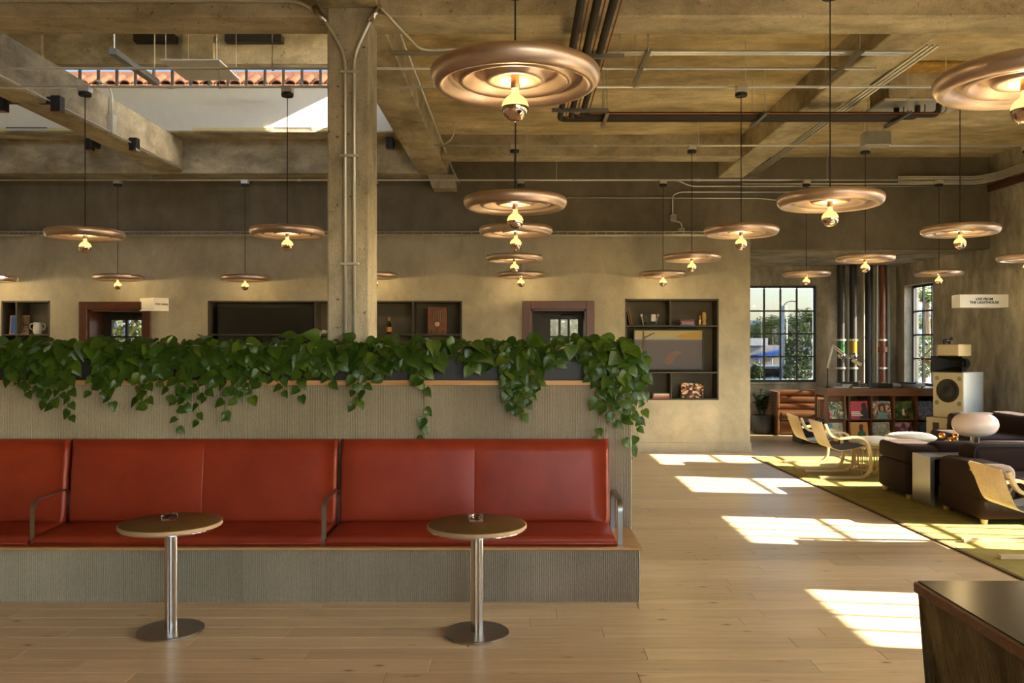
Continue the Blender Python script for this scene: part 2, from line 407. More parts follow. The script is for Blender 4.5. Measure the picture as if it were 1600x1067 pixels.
M['leaf'] = leafmat('pothos_leaf', (0.024, 0.060, 0.007), (0.044, 0.100, 0.012), (0.10, 0.175, 0.028))
M['vine'] = plain('vine_stem', (0.12, 0.17, 0.04), 0.5)
M['foliage'] = leafmat('tree_leaf', (0.05, 0.07, 0.025), (0.09, 0.115, 0.04), (0.20, 0.20, 0.07))
M['darkleaf'] = leafmat('dark_leaf', (0.012, 0.03, 0.01), (0.02, 0.05, 0.016), (0.04, 0.08, 0.03))
M['bark'] = plain('bark', (0.13, 0.09, 0.06), 0.9, var=0.3)
M['terracotta'] = plain('terracotta_tile', (0.52, 0.20, 0.09), 0.8, var=0.2, scale=3)
M['asphalt'] = plain('asphalt', (0.16, 0.16, 0.16), 0.9)
M['blue'] = plain('blue_canvas', (0.03, 0.14, 0.55), 0.6)
M['stucco'] = plain('pale_stucco', (0.55, 0.50, 0.40), 0.85, var=0.06)
M['hill'] = plain('hazy_hill', (0.30, 0.38, 0.48), 0.95)
M['carpaint'] = plain('silver_car_paint', (0.35, 0.37, 0.40), 0.3, spec=0.6)
def col(name, c, rough=0.5):
    k = (name, c)
    if k not in MATS: MATS[k] = plain(name, c, rough, var=0.05)
    return MATS[k]

# ------------------------------------------------------------------ the room shell
XR, XL, YB, YW, YN = 7.9, -9.0, 14.4, 18.0, -4.0     # right wall, left wall, back wall, window wall, wall behind the camera
ZS, ZB = 4.95, 4.58                                  # slab soffit, beam soffit
def holes(a0, a1, z0, z1, hs):
    """cells of the rectangle a0..a1 x z0..z1 that lie outside the holes (a0,a1,z0,z1)"""
    xs = sorted({a0, a1} | {min(max(v, a0), a1) for h in hs for v in h[:2]}); zs = sorted({z0, z1} | {min(max(v, z0), z1) for h in hs for v in h[2:]})
    for i in range(len(xs) - 1):
        run = None
        for j in range(len(zs) - 1):
            cx, cz = (xs[i] + xs[i + 1]) / 2, (zs[j] + zs[j + 1]) / 2
            free = not any(h[0] < cx < h[1] and h[2] < cz < h[3] for h in hs)
            if free: run = [zs[j], zs[j + 1]] if run is None else [run[0], zs[j + 1]]
            if run and (not free or j == len(zs) - 2): yield xs[i], xs[i + 1], run[0], run[1]; run = None if not free else run
            if not free: run = None

# floor: slab, and every oak plank near the camera as a piece
fl = MB(); fl.box(XL, XR + 0.3, YN, 9.55, -0.12, -0.014); fl.box(XL, XR + 0.3, 9.55, YW + 0.3, -0.12, 0.0)
def plankfloor():
    m = NM('oak_boards_far'); g = m.geo((1, 1, 1))
    br = m.n('ShaderNodeTexBrick'); br.inputs['Scale'].default_value = 1.0; br.inputs['Brick Width'].default_value = 2.1; br.inputs['Row Height'].default_value = 0.19
    br.inputs['Mortar Size'].default_value = 0.0015; br.offset = 0.37
    br.inputs['Color1'].default_value = (0.86, 0.85, 0.82, 1); br.inputs['Color2'].default_value = (1.06, 1.05, 1.03, 1); br.inputs['Mortar'].default_value = (0.4, 0.35, 0.3, 1)
    m.l(g, br.inputs['Vector'])
    gr = m.noise(m.geo((0.55, 9, 9)), 3.0, 6, 0.65, 1.2)
    c = m.ramp(gr, [(0.28, (0.54, 0.405, 0.235)), (0.5, (0.65, 0.505, 0.31)), (0.7, (0.71, 0.575, 0.375))])
    c = m.mix(1.0, c, br.outputs['Color'], 'MULTIPLY'); m.set(c, 0.30, 0, 0.4); return m.mat
M['oak_far'] = plankfloor()
floor = struct('floor', fl, M['oak_far'])
PW = 0.19; plank_meshes = {}
rnd = random.Random(3)
row = 0; y = 3.66
while y < 9.5:
    x = (-4.3 if y < 6.1 else 0.8) - rnd.random() * 1.6
    x_end = 3.0 if y < 4.2 else (5.8 if y < 6.8 else 4.0)
    x_min = -4.4 if y < 6.1 else 0.7
    while x < x_end:
        L = rnd.choice((1.4, 1.7, 2.0, 2.2)); x0, x1 = x, x + L; x += L
        if x1 < x_min: continue
        if L not in plank_meshes:
            mb = MB(); b = 0.002
            A = [(0, 0, -0.013), (L, 0, -0.013), (L, PW, -0.013), (0, PW, -0.013)]
            g = 0.0013
            mb.v = [(g, g, -0.013), (L - g, g, -0.013), (L - g, PW - g, -0.013), (g, PW - g, -0.013), (g, g, -0.0015), (L - g, g, -0.0015), (L - g, PW - g, -0.0015), (g, PW - g, -0.0015),
                    (g + b, g + b, 0), (L - g - b, g + b, 0), (L - g - b, PW - g - b, 0), (g + b, PW - g - b, 0)]
            mb.f = [(8, 9, 10, 11)] + [(i, (i + 1) % 4, 4 + (i + 1) % 4, 4 + i) for i in range(4)] + [(4 + i, 4 + (i + 1) % 4, 8 + (i + 1) % 4, 8 + i) for i in range(4)]
            mb.m = [0] * 9
            o = mb.build('plank', M['oak'], floor); plank_meshes[L] = o.data
        else:
            o = bpy.data.objects.new('plank', plank_meshes[L]); C.objects.link(o); o.parent = floor
        o.location = (x0, y, 0)
    y += PW; row += 1

# back wall with niches and doors
def BX(px): return PX(px, YB)
def BZ(py): return PZ(py, YB)
N1 = (-8.7, BX(78), 0.87, BZ(470)); N2 = (BX(325), BX(722), 0.87, BZ(470)); N3 = (BX(977), BX(1123), BZ(625), BZ(467))
D1 = (BX(137), BX(224), 0.0, BZ(484)); D2 = (BX(829), BX(916), 0.0, BZ(483))
mb = MB()
for x0, x1, z0, z1 in holes(XL, 3.87, 0, 3.62, [N1, N2, N3, D1, D2]): mb.box(x0, x1, YB, YB + 0.3, z0, z1)
struct('wall_back', mb, M['plaster'])
mb = MB(); mb.box(XL, 3.87, YB, YB + 0.3, 3.62, 5.1); mb.box(3.87, XR, YB, YB + 0.3, BZ(388), 5.1)
struct('wall_back_upper', mb, M['upper_wall'])
mb = MB(); mb.box(3.72, 3.87, YB + 0.3, YW, 0, 3.6); struct('wall_alcove_left', mb, M['plaster_grey'])
mb = MB(); mb.box(3.7, XR, YB + 0.3, YW + 0.3, BZ(388) + 0.02, BZ(388) + 0.2); struct('ceiling_alcove', mb, M['plaster_grey'])
W1 = (PX(1167, YW), PX(1277, YW), PZ(597, YW), PZ(446, YW))
mb = MB()
for x0, x1, z0, z1 in holes(3.72, XR, 0, 3.6, [W1]): mb.box(x0, x1, YW, YW + 0.3, z0, z1)
struct('wall_windows', mb, M['plaster_grey'])
WY = [(16.40, 17.62), (12.06, 13.36), (9.70, 11.02), (7.01, 8.31), (4.33, 5.63), (1.66, 2.96), (-0.99, 0.31), (-3.5, -2.2)]
mb = MB()
for y0, y1, z0, z1 in holes(YN, YW + 0.3, 0, 5.1, [(p, q, 0.98, 3.0) for p, q in WY]): mb.box(XR, XR + 0.3, y0, y1, z0, z1)
struct('wall_right', mb, M['plaster_grey'])
mb = MB(); mb.box(XL - 0.3, XL, YN, YB, 0, 7.2); struct('wall_left', mb, M['plaster'])
FILL_WINDOWS = [(1.0, 3.8, 0.6, 4.1), (4.4, 7.2, 0.6, 4.1)]  # unseen windows added behind the camera to let in fill light
mb = MB()
for x0, x1, z0, z1 in holes(XL, XR, 0, 5.1, FILL_WINDOWS): mb.box(x0, x1, YN - 0.3, YN, z0, z1)
struct('wall_front', mb, M['plaster'])
mb = MB(); mb.rbox(0.9, 3.885, YB - 0.018, YB + 0.05, 0, 0.16, 0.006); mb.box(XL, 0.9, YB - 0.018, YB, 0, 0.16)
struct('baseboard_back', mb, M['plaster'])
# ceiling slabs, beams, column
mb = MB(); mb.box(XL, XR + 0.3, YN - 0.3, 7.62, ZS, ZS + 0.25); mb.box(-1.64, XR + 0.3, 7.62, YB + 0.3, ZS, ZS + 0.25)
struct('ceiling', mb, M['ceiling'])
def beam(mat, *b, name='ceiling_beam'):
    mb = MB(); mb.rbox(*b, 0.012, 1); return struct(name, mb, mat)
beam(M['concrete'], XL, XR, 7.2, 7.62, ZB, ZS + 0.2)
beam(M['beam_side'], -1.64, -1.18, 7.62, YB, ZB, 5.3)
beam(M['beam_side'], -1.68, -1.17, -3.9, 7.19, 4.64, ZS + 0.1)
beam(M['beam_side'], 3.33, 3.75, 7.62, YB, ZB + 0.02, ZS + 0.1)
beam(M['concrete'], -1.18, 3.33, 12.84, 13.2, ZB + 0.04, ZS + 0.1)
beam(M['beam_side'], -5.84, -5.46, 7.62, 13.9, ZB + 0.02, 5.12)
beam(M['concrete'], XL, -1.64, 13.9, YB, ZB, 5.13)
mb = MB(); mb.rbox(-1.61, -1.26, 7.17, 7.58, 0, 4.66, 0.014, 2); struct('column', mb, M['column'])
mb = MB()
A = [(PX(668, 14.05), 14.0, ZB), (PX(712, 14.05), 14.0, ZB), (PX(712, 14.05), YB, ZB), (PX(668, 14.05), YB, ZB)]
Bq = [(PX(676, 14.05), 14.0, 4.36), (PX(712, 14.05), 14.0, 4.36), (PX(712, 14.05), YB, 4.36), (PX(676, 14.05), YB, 4.36)]
mb.hull(Bq, A); struct('column_capital', mb, M['column'])
# roof monitor above the left bay
mb = MB(); mb.box(XL, -1.66, 13.44, 13.6, 5.15, 5.84); struct('wall_monitor_back', mb, M['white_wall'])
mb = MB(); mb.box(XL, -1.65, 13.40, 14.7, 5.125, 5.15); struct('trim_1', mb, M['concrete'])
mb = MB(); mb.box(XL, -1.4, 12.8, 13.05, 6.0, 6.95); mb.box(-7.6, -7.1, 12.72, 12.8, 6.06, 6.95); mb.box(-5.0, -4.55, 12.72, 12.8, 6.06, 6.95)
struct('wall_monitor_header', mb, M['concrete'])
mb = MB()
for y0, y1, z0, z1 in holes(7.4, 13.6, 5.2, 6.95, [(11.2, 13.3, 5.95, 6.55)]): mb.box(-1.5, -1.3, y0, y1, z0, z1)
struct('wall_monitor_right', mb, M['white_wall'])
mb = MB()
for x0, x1, z0, z1 in holes(XL, -1.5, 5.2, 6.95, [(-6.6, -3.6, 5.9, 6.4)]): mb.box(x0, x1, 7.3, 7.5, z0, z1)  # unseen front opening added and sized for sky light in the monitor
struct('wall_monitor_front', mb, M['white_wall'])
mb = MB(); mb.box(XL - 0.3, -1.2, 7.2, 14.0, 6.95, 7.1); struct('ceiling_monitor', mb, M['concrete'])

# windows -----------------------------------------------------------------
wn = [0]
def window(axis, pos, a0, a1, z0, z1, cols, rows, gmat, fr=0.05, mu=0.032, dep=0.06, panes=True, mat=None):
    """framed window; axis 'y': lies in the plane y=pos, axis 'x': in the plane x=pos"""
    wn[0] += 1; mat = mat or M['frame']
    def bx(mb, u0, u1, d0, d1, v0, v1):
        mb.box(u0, u1, pos + d0, pos + d1, v0, v1) if axis == 'y' else mb.box(pos + d0, pos + d1, u0, u1, v0, v1)
    f = MB()
    for q in ((a0, a0 + fr, z0, z1), (a1 - fr, a1, z0, z1), (a0 + fr, a1 - fr, z0, z0 + fr), (a0 + fr, a1 - fr, z1 - fr, z1)): bx(f, q[0], q[1], -dep / 2, dep / 2, q[2], q[3])
    o = struct('window_%d' % wn[0], f, mat)
    iw, ih = a1 - a0 - 2 * fr, z1 - z0 - 2 * fr
    for i in range(1, cols):
        u = a0 + fr + iw * i / cols; m = MB(); bx(m, u - mu / 2, u + mu / 2, -0.02, 0.02, z0 + fr, z1 - fr); m.build('muntin', mat, o)
    for j in range(1, rows):
        v = z0 + fr + ih * j / rows; m = MB(); bx(m, a0 + fr, a1 - fr, -0.019, 0.019, v - mu / 2, v + mu / 2); m.build('muntin', mat, o)
    if panes:
        for i in range(cols):
            for j in range(rows):
                u0, u1 = a0 + fr + iw * i / cols + mu / 2, a0 + fr + iw * (i + 1) / cols - mu / 2
                v0, v1 = z0 + fr + ih * j / rows + mu / 2, z0 + fr + ih * (j + 1) / rows - mu / 2
                m = MB(); bx(m, u0, u1, -0.003, 0.003, v0, v1); m.build('pane', gmat, o)
    return o
window('y', YW + 0.12, *W1, 4, 4, M['glass_dim'])
for k, (p, q) in enumerate(WY):
    window('x', XR + 0.2, p, q, 0.98, 3.0, 4 if k else 3, 4, M['glass_mid'] if k == 0 else M['glass'], panes=(k < 5))
window('y', 13.5, XL, -1.64, 5.84, 6.42, 25, 1, M['glass_dim'], 0.04, 0.035, 0.06, mat=M['alu'])
window('x', -1.4, 11.2, 13.3, 5.95, 6.55, 5, 1, M['glass'], 0.05, 0.05, panes=False, mat=M['alu'])
for h in FILL_WINDOWS: window('y', YN - 0.15, *h, 3, 3, M['glass'], panes=False)  # unglazed frames for the added fill-light openings
# window sill in the alcove
mb = MB(); mb.rbox(W1[0] - 0.03, W1[1] + 0.03, YW - 0.03, YW + 0.1, W1[2] - 0.04, W1[2], 0.005); struct('trim_2', mb, M['plaster_grey'])
# yellow strip segments at the foot of the white monitor wall
for k, (p0, p1) in enumerate(((-60, 8), (74, 122), (302, 425), (488, 512))):
    mb = MB(); mb.rbox(PX(p0, 13.42), PX(p1, 13.42), 13.405, 13.44, 5.15, 5.20, 0.004, 1); struct('trim_%d' % (3 + k), mb, col('pale_yellow_strip', (0.78, 0.70, 0.36)))
for k, (p0, p1) in enumerate(((9, 73), (426, 487))):
    mb = MB(); mb.rbox(PX(p0, 13.42), PX(p1, 13.42), 13.425, 13.44, 5.195, 5.212, 0.004, 1)
    tag(mb.build('vent_slot', M['alu']), ('thin grey slot along the white wall left of the diagonal beam', 'thin grey slot in the white wall just left of the column')[k], 'vent')

# doors ---------------------------------------------------------------------
def door(n, D, leaf_x0, leaf_x1, lights):
    x0, x1, _, zt = D
    f = MB(); c = 0.135
    f.rbox(x0 - c, x0, YB - 0.035, YB + 0.02, 0, zt + c, 0.006, 1); f.rbox(x1, x1 + c, YB - 0.035, YB + 0.02, 0, zt + c, 0.006, 1); f.rbox(x0, x1, YB - 0.035, YB + 0.02, zt, zt + c, 0.006, 1)
    o = struct('door_%d' % n, f, M['mahogany'])
    l = MB(); l.box(x0, x0 + 0.03, YB + 0.0, YB + 0.55, 0, zt); l.box(x1 - 0.03, x1, YB, YB + 0.55, 0, zt); l.box(x0, x1, YB, YB + 0.55, zt - 0.03, zt)
    l.build('door_lining', M['mahogany'], o)
    lf = MB(); y0, y1 = YB + 0.5, YB + 0.55
    zs = [0, 0.25, zt - 0.16, zt - 0.03]; a0, a1 = x0 + 0.03, x1 - 0.03
    lf.box(a0, leaf_x0, y0, y1, 0, zs[3]); lf.box(leaf_x1, a1, y0, y1, 0, zs[3]); lf.box(leaf_x0, leaf_x1, y0, y1, 0, 0.25); lf.box(leaf_x0, leaf_x1, y0, y1, zs[2], zs[3])
    leaf = lf.build('door_leaf', M['frame'], o)
    w_ = (leaf_x1 - leaf_x0) / lights
    for i in range(lights):
        if i: m = MB(); m.box(leaf_x0 + w_ * i - 0.02, leaf_x0 + w_ * i + 0.02, y0, y1, 0.25, zs[2]); m.build('door_bar', M['frame'], leaf)
        m = MB(); m.box(leaf_x0 + w_ * i, leaf_x0 + w_ * (i + 1), y0 + 0.02, y0 + 0.026, 0.25, zs[2]); m.build('pane', M['glass_dim'], leaf)
    m = MB(); m.box(leaf_x0, leaf_x1, y0 - 0.01, y1, 1.92, 1.95); m.build('door_bar', M['frame'], leaf)
    m = MB(); m.box((a0 + a1) / 2 - 0.25, (a0 + a1) / 2 + 0.1, y0 - 0.06, y0, zs[3] - 0.1, zs[3] - 0.04); m.tube([((a0 + a1) / 2 + 0.05, y0 - 0.05, zs[3] - 0.05), ((a0 + a1) / 2 + 0.3, y0 - 0.12, zs[3] - 0.045)], 0.012, 6)
    m.build('door_closer', M['black'], o)
door(1, D1, PX(174, YB + .5), PX(221, YB + .5), 2)
door(2, D2, PX(860, YB + .5), PX(903, YB + .5), 3)

# niches: lining and shelves are part of the wall niche -----------------------
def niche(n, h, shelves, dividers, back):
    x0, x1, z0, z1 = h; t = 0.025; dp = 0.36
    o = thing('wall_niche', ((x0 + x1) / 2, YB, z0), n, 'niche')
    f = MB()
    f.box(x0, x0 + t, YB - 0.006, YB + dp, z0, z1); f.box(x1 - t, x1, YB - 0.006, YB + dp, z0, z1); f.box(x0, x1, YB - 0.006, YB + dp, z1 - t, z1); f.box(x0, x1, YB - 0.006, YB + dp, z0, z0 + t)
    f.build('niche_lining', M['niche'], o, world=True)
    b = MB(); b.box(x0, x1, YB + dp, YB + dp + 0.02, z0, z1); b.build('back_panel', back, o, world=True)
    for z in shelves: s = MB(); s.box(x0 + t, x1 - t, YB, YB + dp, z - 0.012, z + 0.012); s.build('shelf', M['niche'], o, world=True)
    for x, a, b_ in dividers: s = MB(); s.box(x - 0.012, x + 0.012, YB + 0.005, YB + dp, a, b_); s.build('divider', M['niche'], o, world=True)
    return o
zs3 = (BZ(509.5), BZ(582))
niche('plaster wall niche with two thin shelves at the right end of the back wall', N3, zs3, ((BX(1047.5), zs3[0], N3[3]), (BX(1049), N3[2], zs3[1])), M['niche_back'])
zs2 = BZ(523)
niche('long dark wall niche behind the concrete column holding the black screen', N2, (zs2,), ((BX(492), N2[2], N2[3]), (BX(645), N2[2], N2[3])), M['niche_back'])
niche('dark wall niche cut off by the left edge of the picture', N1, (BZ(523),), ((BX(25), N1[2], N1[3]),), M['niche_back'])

# ------------------------------------------------------------------ the banquette
XE, YP, YF = 0.885, 6.09, 6.76                      # right end, plinth front, wall front
ZL, ZC = 0.391, 1.507                               # seat board top, fluted wall top
def flutes(w, h, pitch=0.013, depth=0.017):
    mb = MB(); n = int(round(w / pitch)); p = w / n; prof = []
    for i in range(n):
        prof += [(i * p + 0.0006, depth), (i * p + 0.0018, 0.0016), (i * p + 0.0030, 0), (i * p + p - 0.0072, 0), (i * p + p - 0.0058, 0.0016), (i * p + p - 0.0050, depth)]
    prof = [(0, depth)] + prof + [(w, depth)]
    vs = [(x, y, z) for z in (0, h) for x, y in prof]; k = len(prof)
    mb.add(vs, [(i, i + 1, k + i + 1, k + i) for i in range(k - 1)])
    mb.add([(0, depth, 0), (w, depth, 0), (w, 0.03, 0), (0, 0.03, 0), (0, depth, h), (w, depth, h), (w, 0.03, h), (0, 0.03, h)], [(0, 3, 2, 1), (4, 5, 6, 7), (1, 2, 6, 5), (0, 4, 7, 3), (2, 3, 7, 6)])
    return mb
dw = thing('divider_wall', (XE, YF, 0), 'half-height dividing wall clad in ribbed grey-beige panels behind the red seats', 'divider')
mb = MB(); mb.box(-6.0, XE - 0.004, YF + 0.03, 7.14, 0, ZC); mb.build('core', M['fluted'], dw, world=True)
me = None
for k in range(15):
    if me is None: o = flutes(0.47, ZC - ZL + 0.02).build('ribbed_panel', M['fluted'], dw); me = o.data
    else: o = bpy.data.objects.new('ribbed_panel', me); C.objects.link(o); o.parent = dw
    o.location = (-0.47 * (k + 1), 0, ZL - 0.02)
# end face panel (turned) on the right
o = flutes(0.35, ZC).build('ribbed_panel', M['fluted'], dw); o.rotation_euler = (0, 0, R(90)); o.location = (0.0, 0.02, 0)
mb = MB(); mb.rbox(-6.0, XE + 0.014, YF - 0.016, 7.16, ZC, ZC + 0.04, 0.004); mb.build('oak_cap', M['oak_trim'], dw, world=True)

bb = thing('bench_base', (XE, YP, 0), 'ribbed grey-beige plinth with an oak board on top carrying the red seats', 'bench')
XP = 0.858
mb = MB(); mb.box(-6.0, XP - 0.004, YP + 0.03, YF, 0, ZL - 0.02); mb.build('core', M['fluted'], bb, world=True)
me = None
for k in range(14):
    if me is None: o = flutes(0.47, ZL - 0.02).build('ribbed_panel', M['fluted'], bb); me = o.data
    else: o = bpy.data.objects.new('ribbed_panel', me); C.objects.link(o); o.parent = bb
    o.location = (XP - XE - 0.47 * (k + 1), 0, 0)
o = flutes(0.63, ZL - 0.02).build('ribbed_panel', M['fluted'], bb); o.rotation_euler = (0, 0, R(90)); o.location = (XP - XE, 0.03, 0)
mb = MB(); mb.rbox(-6.0, XP + 0.012, YP - 0.01, YF, ZL - 0.02, ZL, 0.003); mb.build('seat_board', M['oak_trim'], bb, world=True)

gaps = [0.705, -1.405, -3.50, -5.6]
nm = ['right-hand', 'middle', 'left-hand']
for k in range(3):
    x1, x0 = gaps[k] - 0.012, gaps[k + 1] + 0.012; wd = x1 - x0
    c = thing('seat_cushion', ((x0 + x1) / 2, 6.4, ZL), ['red leather seat cushion at the open right end of the bench', 'red leather seat cushion between the two left armrests', 'red leather seat cushion running out of the left edge of the picture'][k], 'cushion', 'seat cushions of the red bench')
    m = MB(); m.pad((x0, YP + 0.025, ZL + 0.066), (1, 0, 0), (0, 1, 0), (0, 0, 1), wd, 0.56, 0.064, 0.028, 0.014, (wd / 2,), 16, 6)
    up = m.build('upholstery', M['red_leather'], c, True, True)
    m = MB(); m.tube([(x0 + 0.02, YP + 0.026, ZL + 0.022), (x1 - 0.02, YP + 0.026, ZL + 0.022)], 0.0045, 6); m.xf(Matrix.Translation(-c.location)); m.build('piping', M['red_leather'], up, True)
    b = thing('back_cushion', ((x0 + x1) / 2, 6.66, ZL + 0.07), ['red leather backrest at the open right end of the bench', 'red leather backrest between the two left armrests', 'red leather backrest running out of the left edge of the picture'][k], 'cushion', 'back cushions of the red bench')
    th = R(6.5); V = Vector((0, math.sin(th), math.cos(th))); N = Vector((0, -math.cos(th), math.sin(th)))
    m = MB(); m.pad((x0, 6.605, ZL + 0.068), (1, 0, 0), V, N, wd, 0.64, 0.066, 0.03, 0.016, (wd / 2,), 16, 8)
    m.build('upholstery', M['red_leather'], b, True, True)
for k, xx in enumerate((0.722, -1.405, -3.50)):
    a = thing('armrest', (xx, 6.16, ZL), ['flat steel armrest at the right end of the red bench', 'flat steel armrest in the gap left of the right-hand seat', 'flat steel armrest near the left edge of the picture'][k], 'armrest', 'steel armrests of the red bench')
    m = MB(); m.tube(bend([(0, 0, 0), (0, 0, 0.315), (0, 0.50, 0.325), (0, 0.52, 0.0)], 0.085, 8), 0, flat=(0.032, 0.009, (1, 0, 0))); br = m.build('bar', M['steel_dark'], a, True, angle=40)
    m = MB(); m.rbox(-0.02, 0.02, -0.02, 0.02, 0, 0.004, 0.001, 1); m.rbox(-0.02, 0.02, 0.50, 0.54, 0, 0.004, 0.001, 1); m.build('foot_plate', M['steel_dark'], br)

# ------------------------------------------------------------------ pedestal tables and ashtrays
t = thing('pedestal_table', (PX(745, 5.44), 5.44, 0), 'round brown-topped pedestal table on a steel post before the right-hand seat', 'table', 'pedestal tables')
m = MB(); m.lathe([(0, 0), (0.2, 0), (0.205, 0.003), (0.205, 0.012), (0.200, 0.016), (0, 0.018)], seg=56); m.build('base_plate', M['steel_dark'], t, True, angle=35)
m = MB(); n = 20
prof = [((0.0365 + (0.0022 if i % 4 < 2 else -0.0022)) * math.cos(2 * math.pi * i / 40), (0.0365 + (0.0022 if i % 4 < 2 else -0.0022)) * math.sin(2 * math.pi * i / 40)) for i in range(40)]
m.prism(prof, 0.016, 0.664); m.build('post', M['steel'], t, True, angle=14)
m = MB(); m.lathe([(0, 0.660), (0.29, 0.660), (0.308, 0.666), (0.308, 0.671), (0, 0.671)], seg=56); m.build('under_plate', M['chrome'], t, True, angle=35)
m = MB(); m.lathe([(0.0, 0.672), (0.312, 0.672), (0.316, 0.676), (0.316, 0.694), (0.313, 0.697), (0.306, 0.698)], seg=64); m.build('edge_band', M['table_edge'], t, True, angle=35)
m = MB(); m.lathe([(0.308, 0.6975), (0.305, 0.6990), (0, 0.6992)], seg=64); m.build('table_top', M['table_top'], t, True, angle=35)
dup(t, (PX(267, 5.49), 5.49, 0), 'round brown-topped pedestal table on a steel post before the middle seat')
def octo(r, k=0.72): return [(r * math.cos(a) * (1 if i % 2 else 1), r * math.sin(a)) for i, a in enumerate([R(22.5 + 45 * j) for j in range(8)])]
asht = thing('ashtray', (PX(744, 5.5), 5.52, 0.6992), 'clear cut-glass ashtray on the pedestal table before the right-hand seat', 'ashtray', 'ashtrays')
m = MB(); oc = octo(0.054); ic = octo(0.036); lo = octo(0.030); n = 8
rings = [[(x, y, 0) for x, y in octo(0.051)], [(x, y, 0.006) for x, y in oc], [(x, y, 0.030) for x, y in oc], [(x, y, 0.034) for x, y in octo(0.050)], [(x, y, 0.034) for x, y in ic], [(x, y, 0.010) for x, y in lo]]
vs = [q for r_ in rings for q in r_]; fs = [(i * 8 + k, i * 8 + (k + 1) % 8, i * 8 + 8 + (k + 1) % 8, i * 8 + 8 + k) for i in range(5) for k in range(8)] + [tuple(reversed(range(8))), tuple(range(40, 48))]
m.add(vs, fs); m.build('glass_body', M['crystal'], asht)
m = MB()
for k in range(4):
    a = R(45 + 90 * k); p = Vector((0.043 * math.cos(a), 0.043 * math.sin(a), 0.0345)); d = Vector((math.cos(a), math.sin(a), 0))
    m.tube([p - d * 0.007, p + d * 0.007], 0.003, 6)
m.build('cigarette_rest', M['crystal'], asht)
dup(asht, (PX(265, 5.55), 5.55, 0.6992), 'clear cut-glass ashtray on the pedestal table before the middle seat', R(20))

# ------------------------------------------------------------------ planter boxes and pothos plants
ZT, ZPB = 1.752, ZC + 0.04
YPF = 6.80
edges = [0.842, -1.12, -3.08, -5.04]
for k in range(3):
    x1, x0 = edges[k] - 0.003, edges[k + 1] + 0.003
    p = thing('planter_box', ((x0 + x1) / 2, YPF, ZPB), ['charcoal planter trough at the right end of the dividing wall', 'charcoal planter trough on the dividing wall before the concrete column', 'charcoal planter trough on the dividing wall cut by the left picture edge'][k], 'planter', 'planter troughs on the dividing wall')
    m = MB(); t_ = 0.008; y0, y1 = YPF, YPF + 0.31
    m.rbox(x0, x1, y0, y0 + t_, ZPB, ZT, 0.002, 1); m.rbox(x0, x1, y1 - t_, y1, ZPB, ZT, 0.002, 1); m.box(x0, x0 + t_, y0 + t_, y1 - t_, ZPB, ZT); m.box(x1 - t_, x1, y0 + t_, y1 - t_, ZPB, ZT); m.box(x0, x1, y0 + t_, y1 - t_, ZPB, ZPB + t_)
    m.build('trough', M['planter'], p, world=True)
    m = MB(); m.box(x0 + t_, x1 - t_, y0 + t_, y1 - t_, ZPB + 0.02, ZT - 0.03); m.build('soil', M['soil'], p, world=True)

def leafmesh(k):
    r_ = random.Random(50 + k)
    prof = [(0.0, 0.02), (-0.06, 0.20), (0.04, 0.37), (0.22, 0.445), (0.42, 0.40), (0.62, 0.28), (0.82, 0.13), (1.0, 0.0)]
    mid = [0.0, 0.03, 0.10, 0.24, 0.43, 0.63, 0.83, 1.0]; fold = 0.16 + 0.22 * r_.random(); droop = 0.10 + 0.22 * r_.random(); tw = (r_.random() - 0.5) * 0.25
    vs = []; fs = []
    for u in mid: vs.append((0, u, -droop * u * u))
    n = len(mid)
    for s_ in (1, -1):
        o = len(vs)
        for (u, wd), um in zip(prof, mid):
            vs.append((s_ * wd * 0.55, (u + um) / 2, fold * wd * 0.6 - droop * um * um + s_ * tw * wd * 0.3 + 0.015))
        for (u, wd) in prof: vs.append((s_ * wd, u, fold * wd - droop * max(u, 0) ** 2 + s_ * tw * wd - 0.10 * wd * wd))
        for i in range(n - 1):
            q = [(i, o + i, o + i + 1, i + 1), (o + i, o + n + i, o + n + i + 1, o + i + 1)]
            fs += q if s_ == 1 else [tuple(reversed(f)) for f in q]
    m = MB(); m.add(vs, fs); o = m.build('leaf', M['leaf'], None, True); me = o.data; bpy.data.objects.remove(o); return me
LEAF = [leafmesh(k) for k in range(6)]
rl = random.Random(21)
def leaf(par, base, t, nrm, size):
    t = t.normalized(); x = t.cross(nrm).normalized(); nz = x.cross(t)
    o = bpy.data.objects.new('leaf', rl.choice(LEAF)); C.objects.link(o); o.parent = par
    b = base - par.location; s = size
    o.matrix_basis = Matrix(((x.x * s, t.x * s, nz.x * s, b.x), (x.y * s, t.y * s, nz.y * s, b.y), (x.z * s, t.z * s, nz.z * s, b.z), (0, 0, 0, 1)))
vines = [(8, 560), (22, 590), (40, 600), (50, 612), (62, 622), (75, 628), (88, 632), (100, 622), (116, 650), (149, 612), (158, 600), (165, 612), (178, 628), (190, 600), (205, 590), (222, 622), (233, 632),
         (250, 600), (268, 618), (283, 668), (292, 640), (312, 658), (325, 620), (342, 600), (352, 652), (372, 625), (383, 610), (395, 620), (410, 600), (430, 590), (445, 612), (470, 618), (478, 585), (502, 585), (518, 600), (530, 570), (556, 632), (570, 610),
         (600, 596), (612, 562), (640, 556), (652, 600), (663, 688), (680, 562), (735, 575), (788, 600), (798, 640), (808, 630), (818, 648), (830, 625), (842, 605), (862, 560), (922, 590), (934, 690), (948, 698), (957, 660), (966, 640), (974, 690), (983, 650), (990, 735), (997, 700), (1003, 660), (1006, 610)]
centers = [-4.05 + 0.325 * k for k in range(16)]
vp_of = {}
for v in vines:
    X = PX(v[0], YF); k = min(range(16), key=lambda i: abs(centers[i] - X)); vp_of.setdefault(k, []).append((X, PZ(v[1], YF - 0.05)))
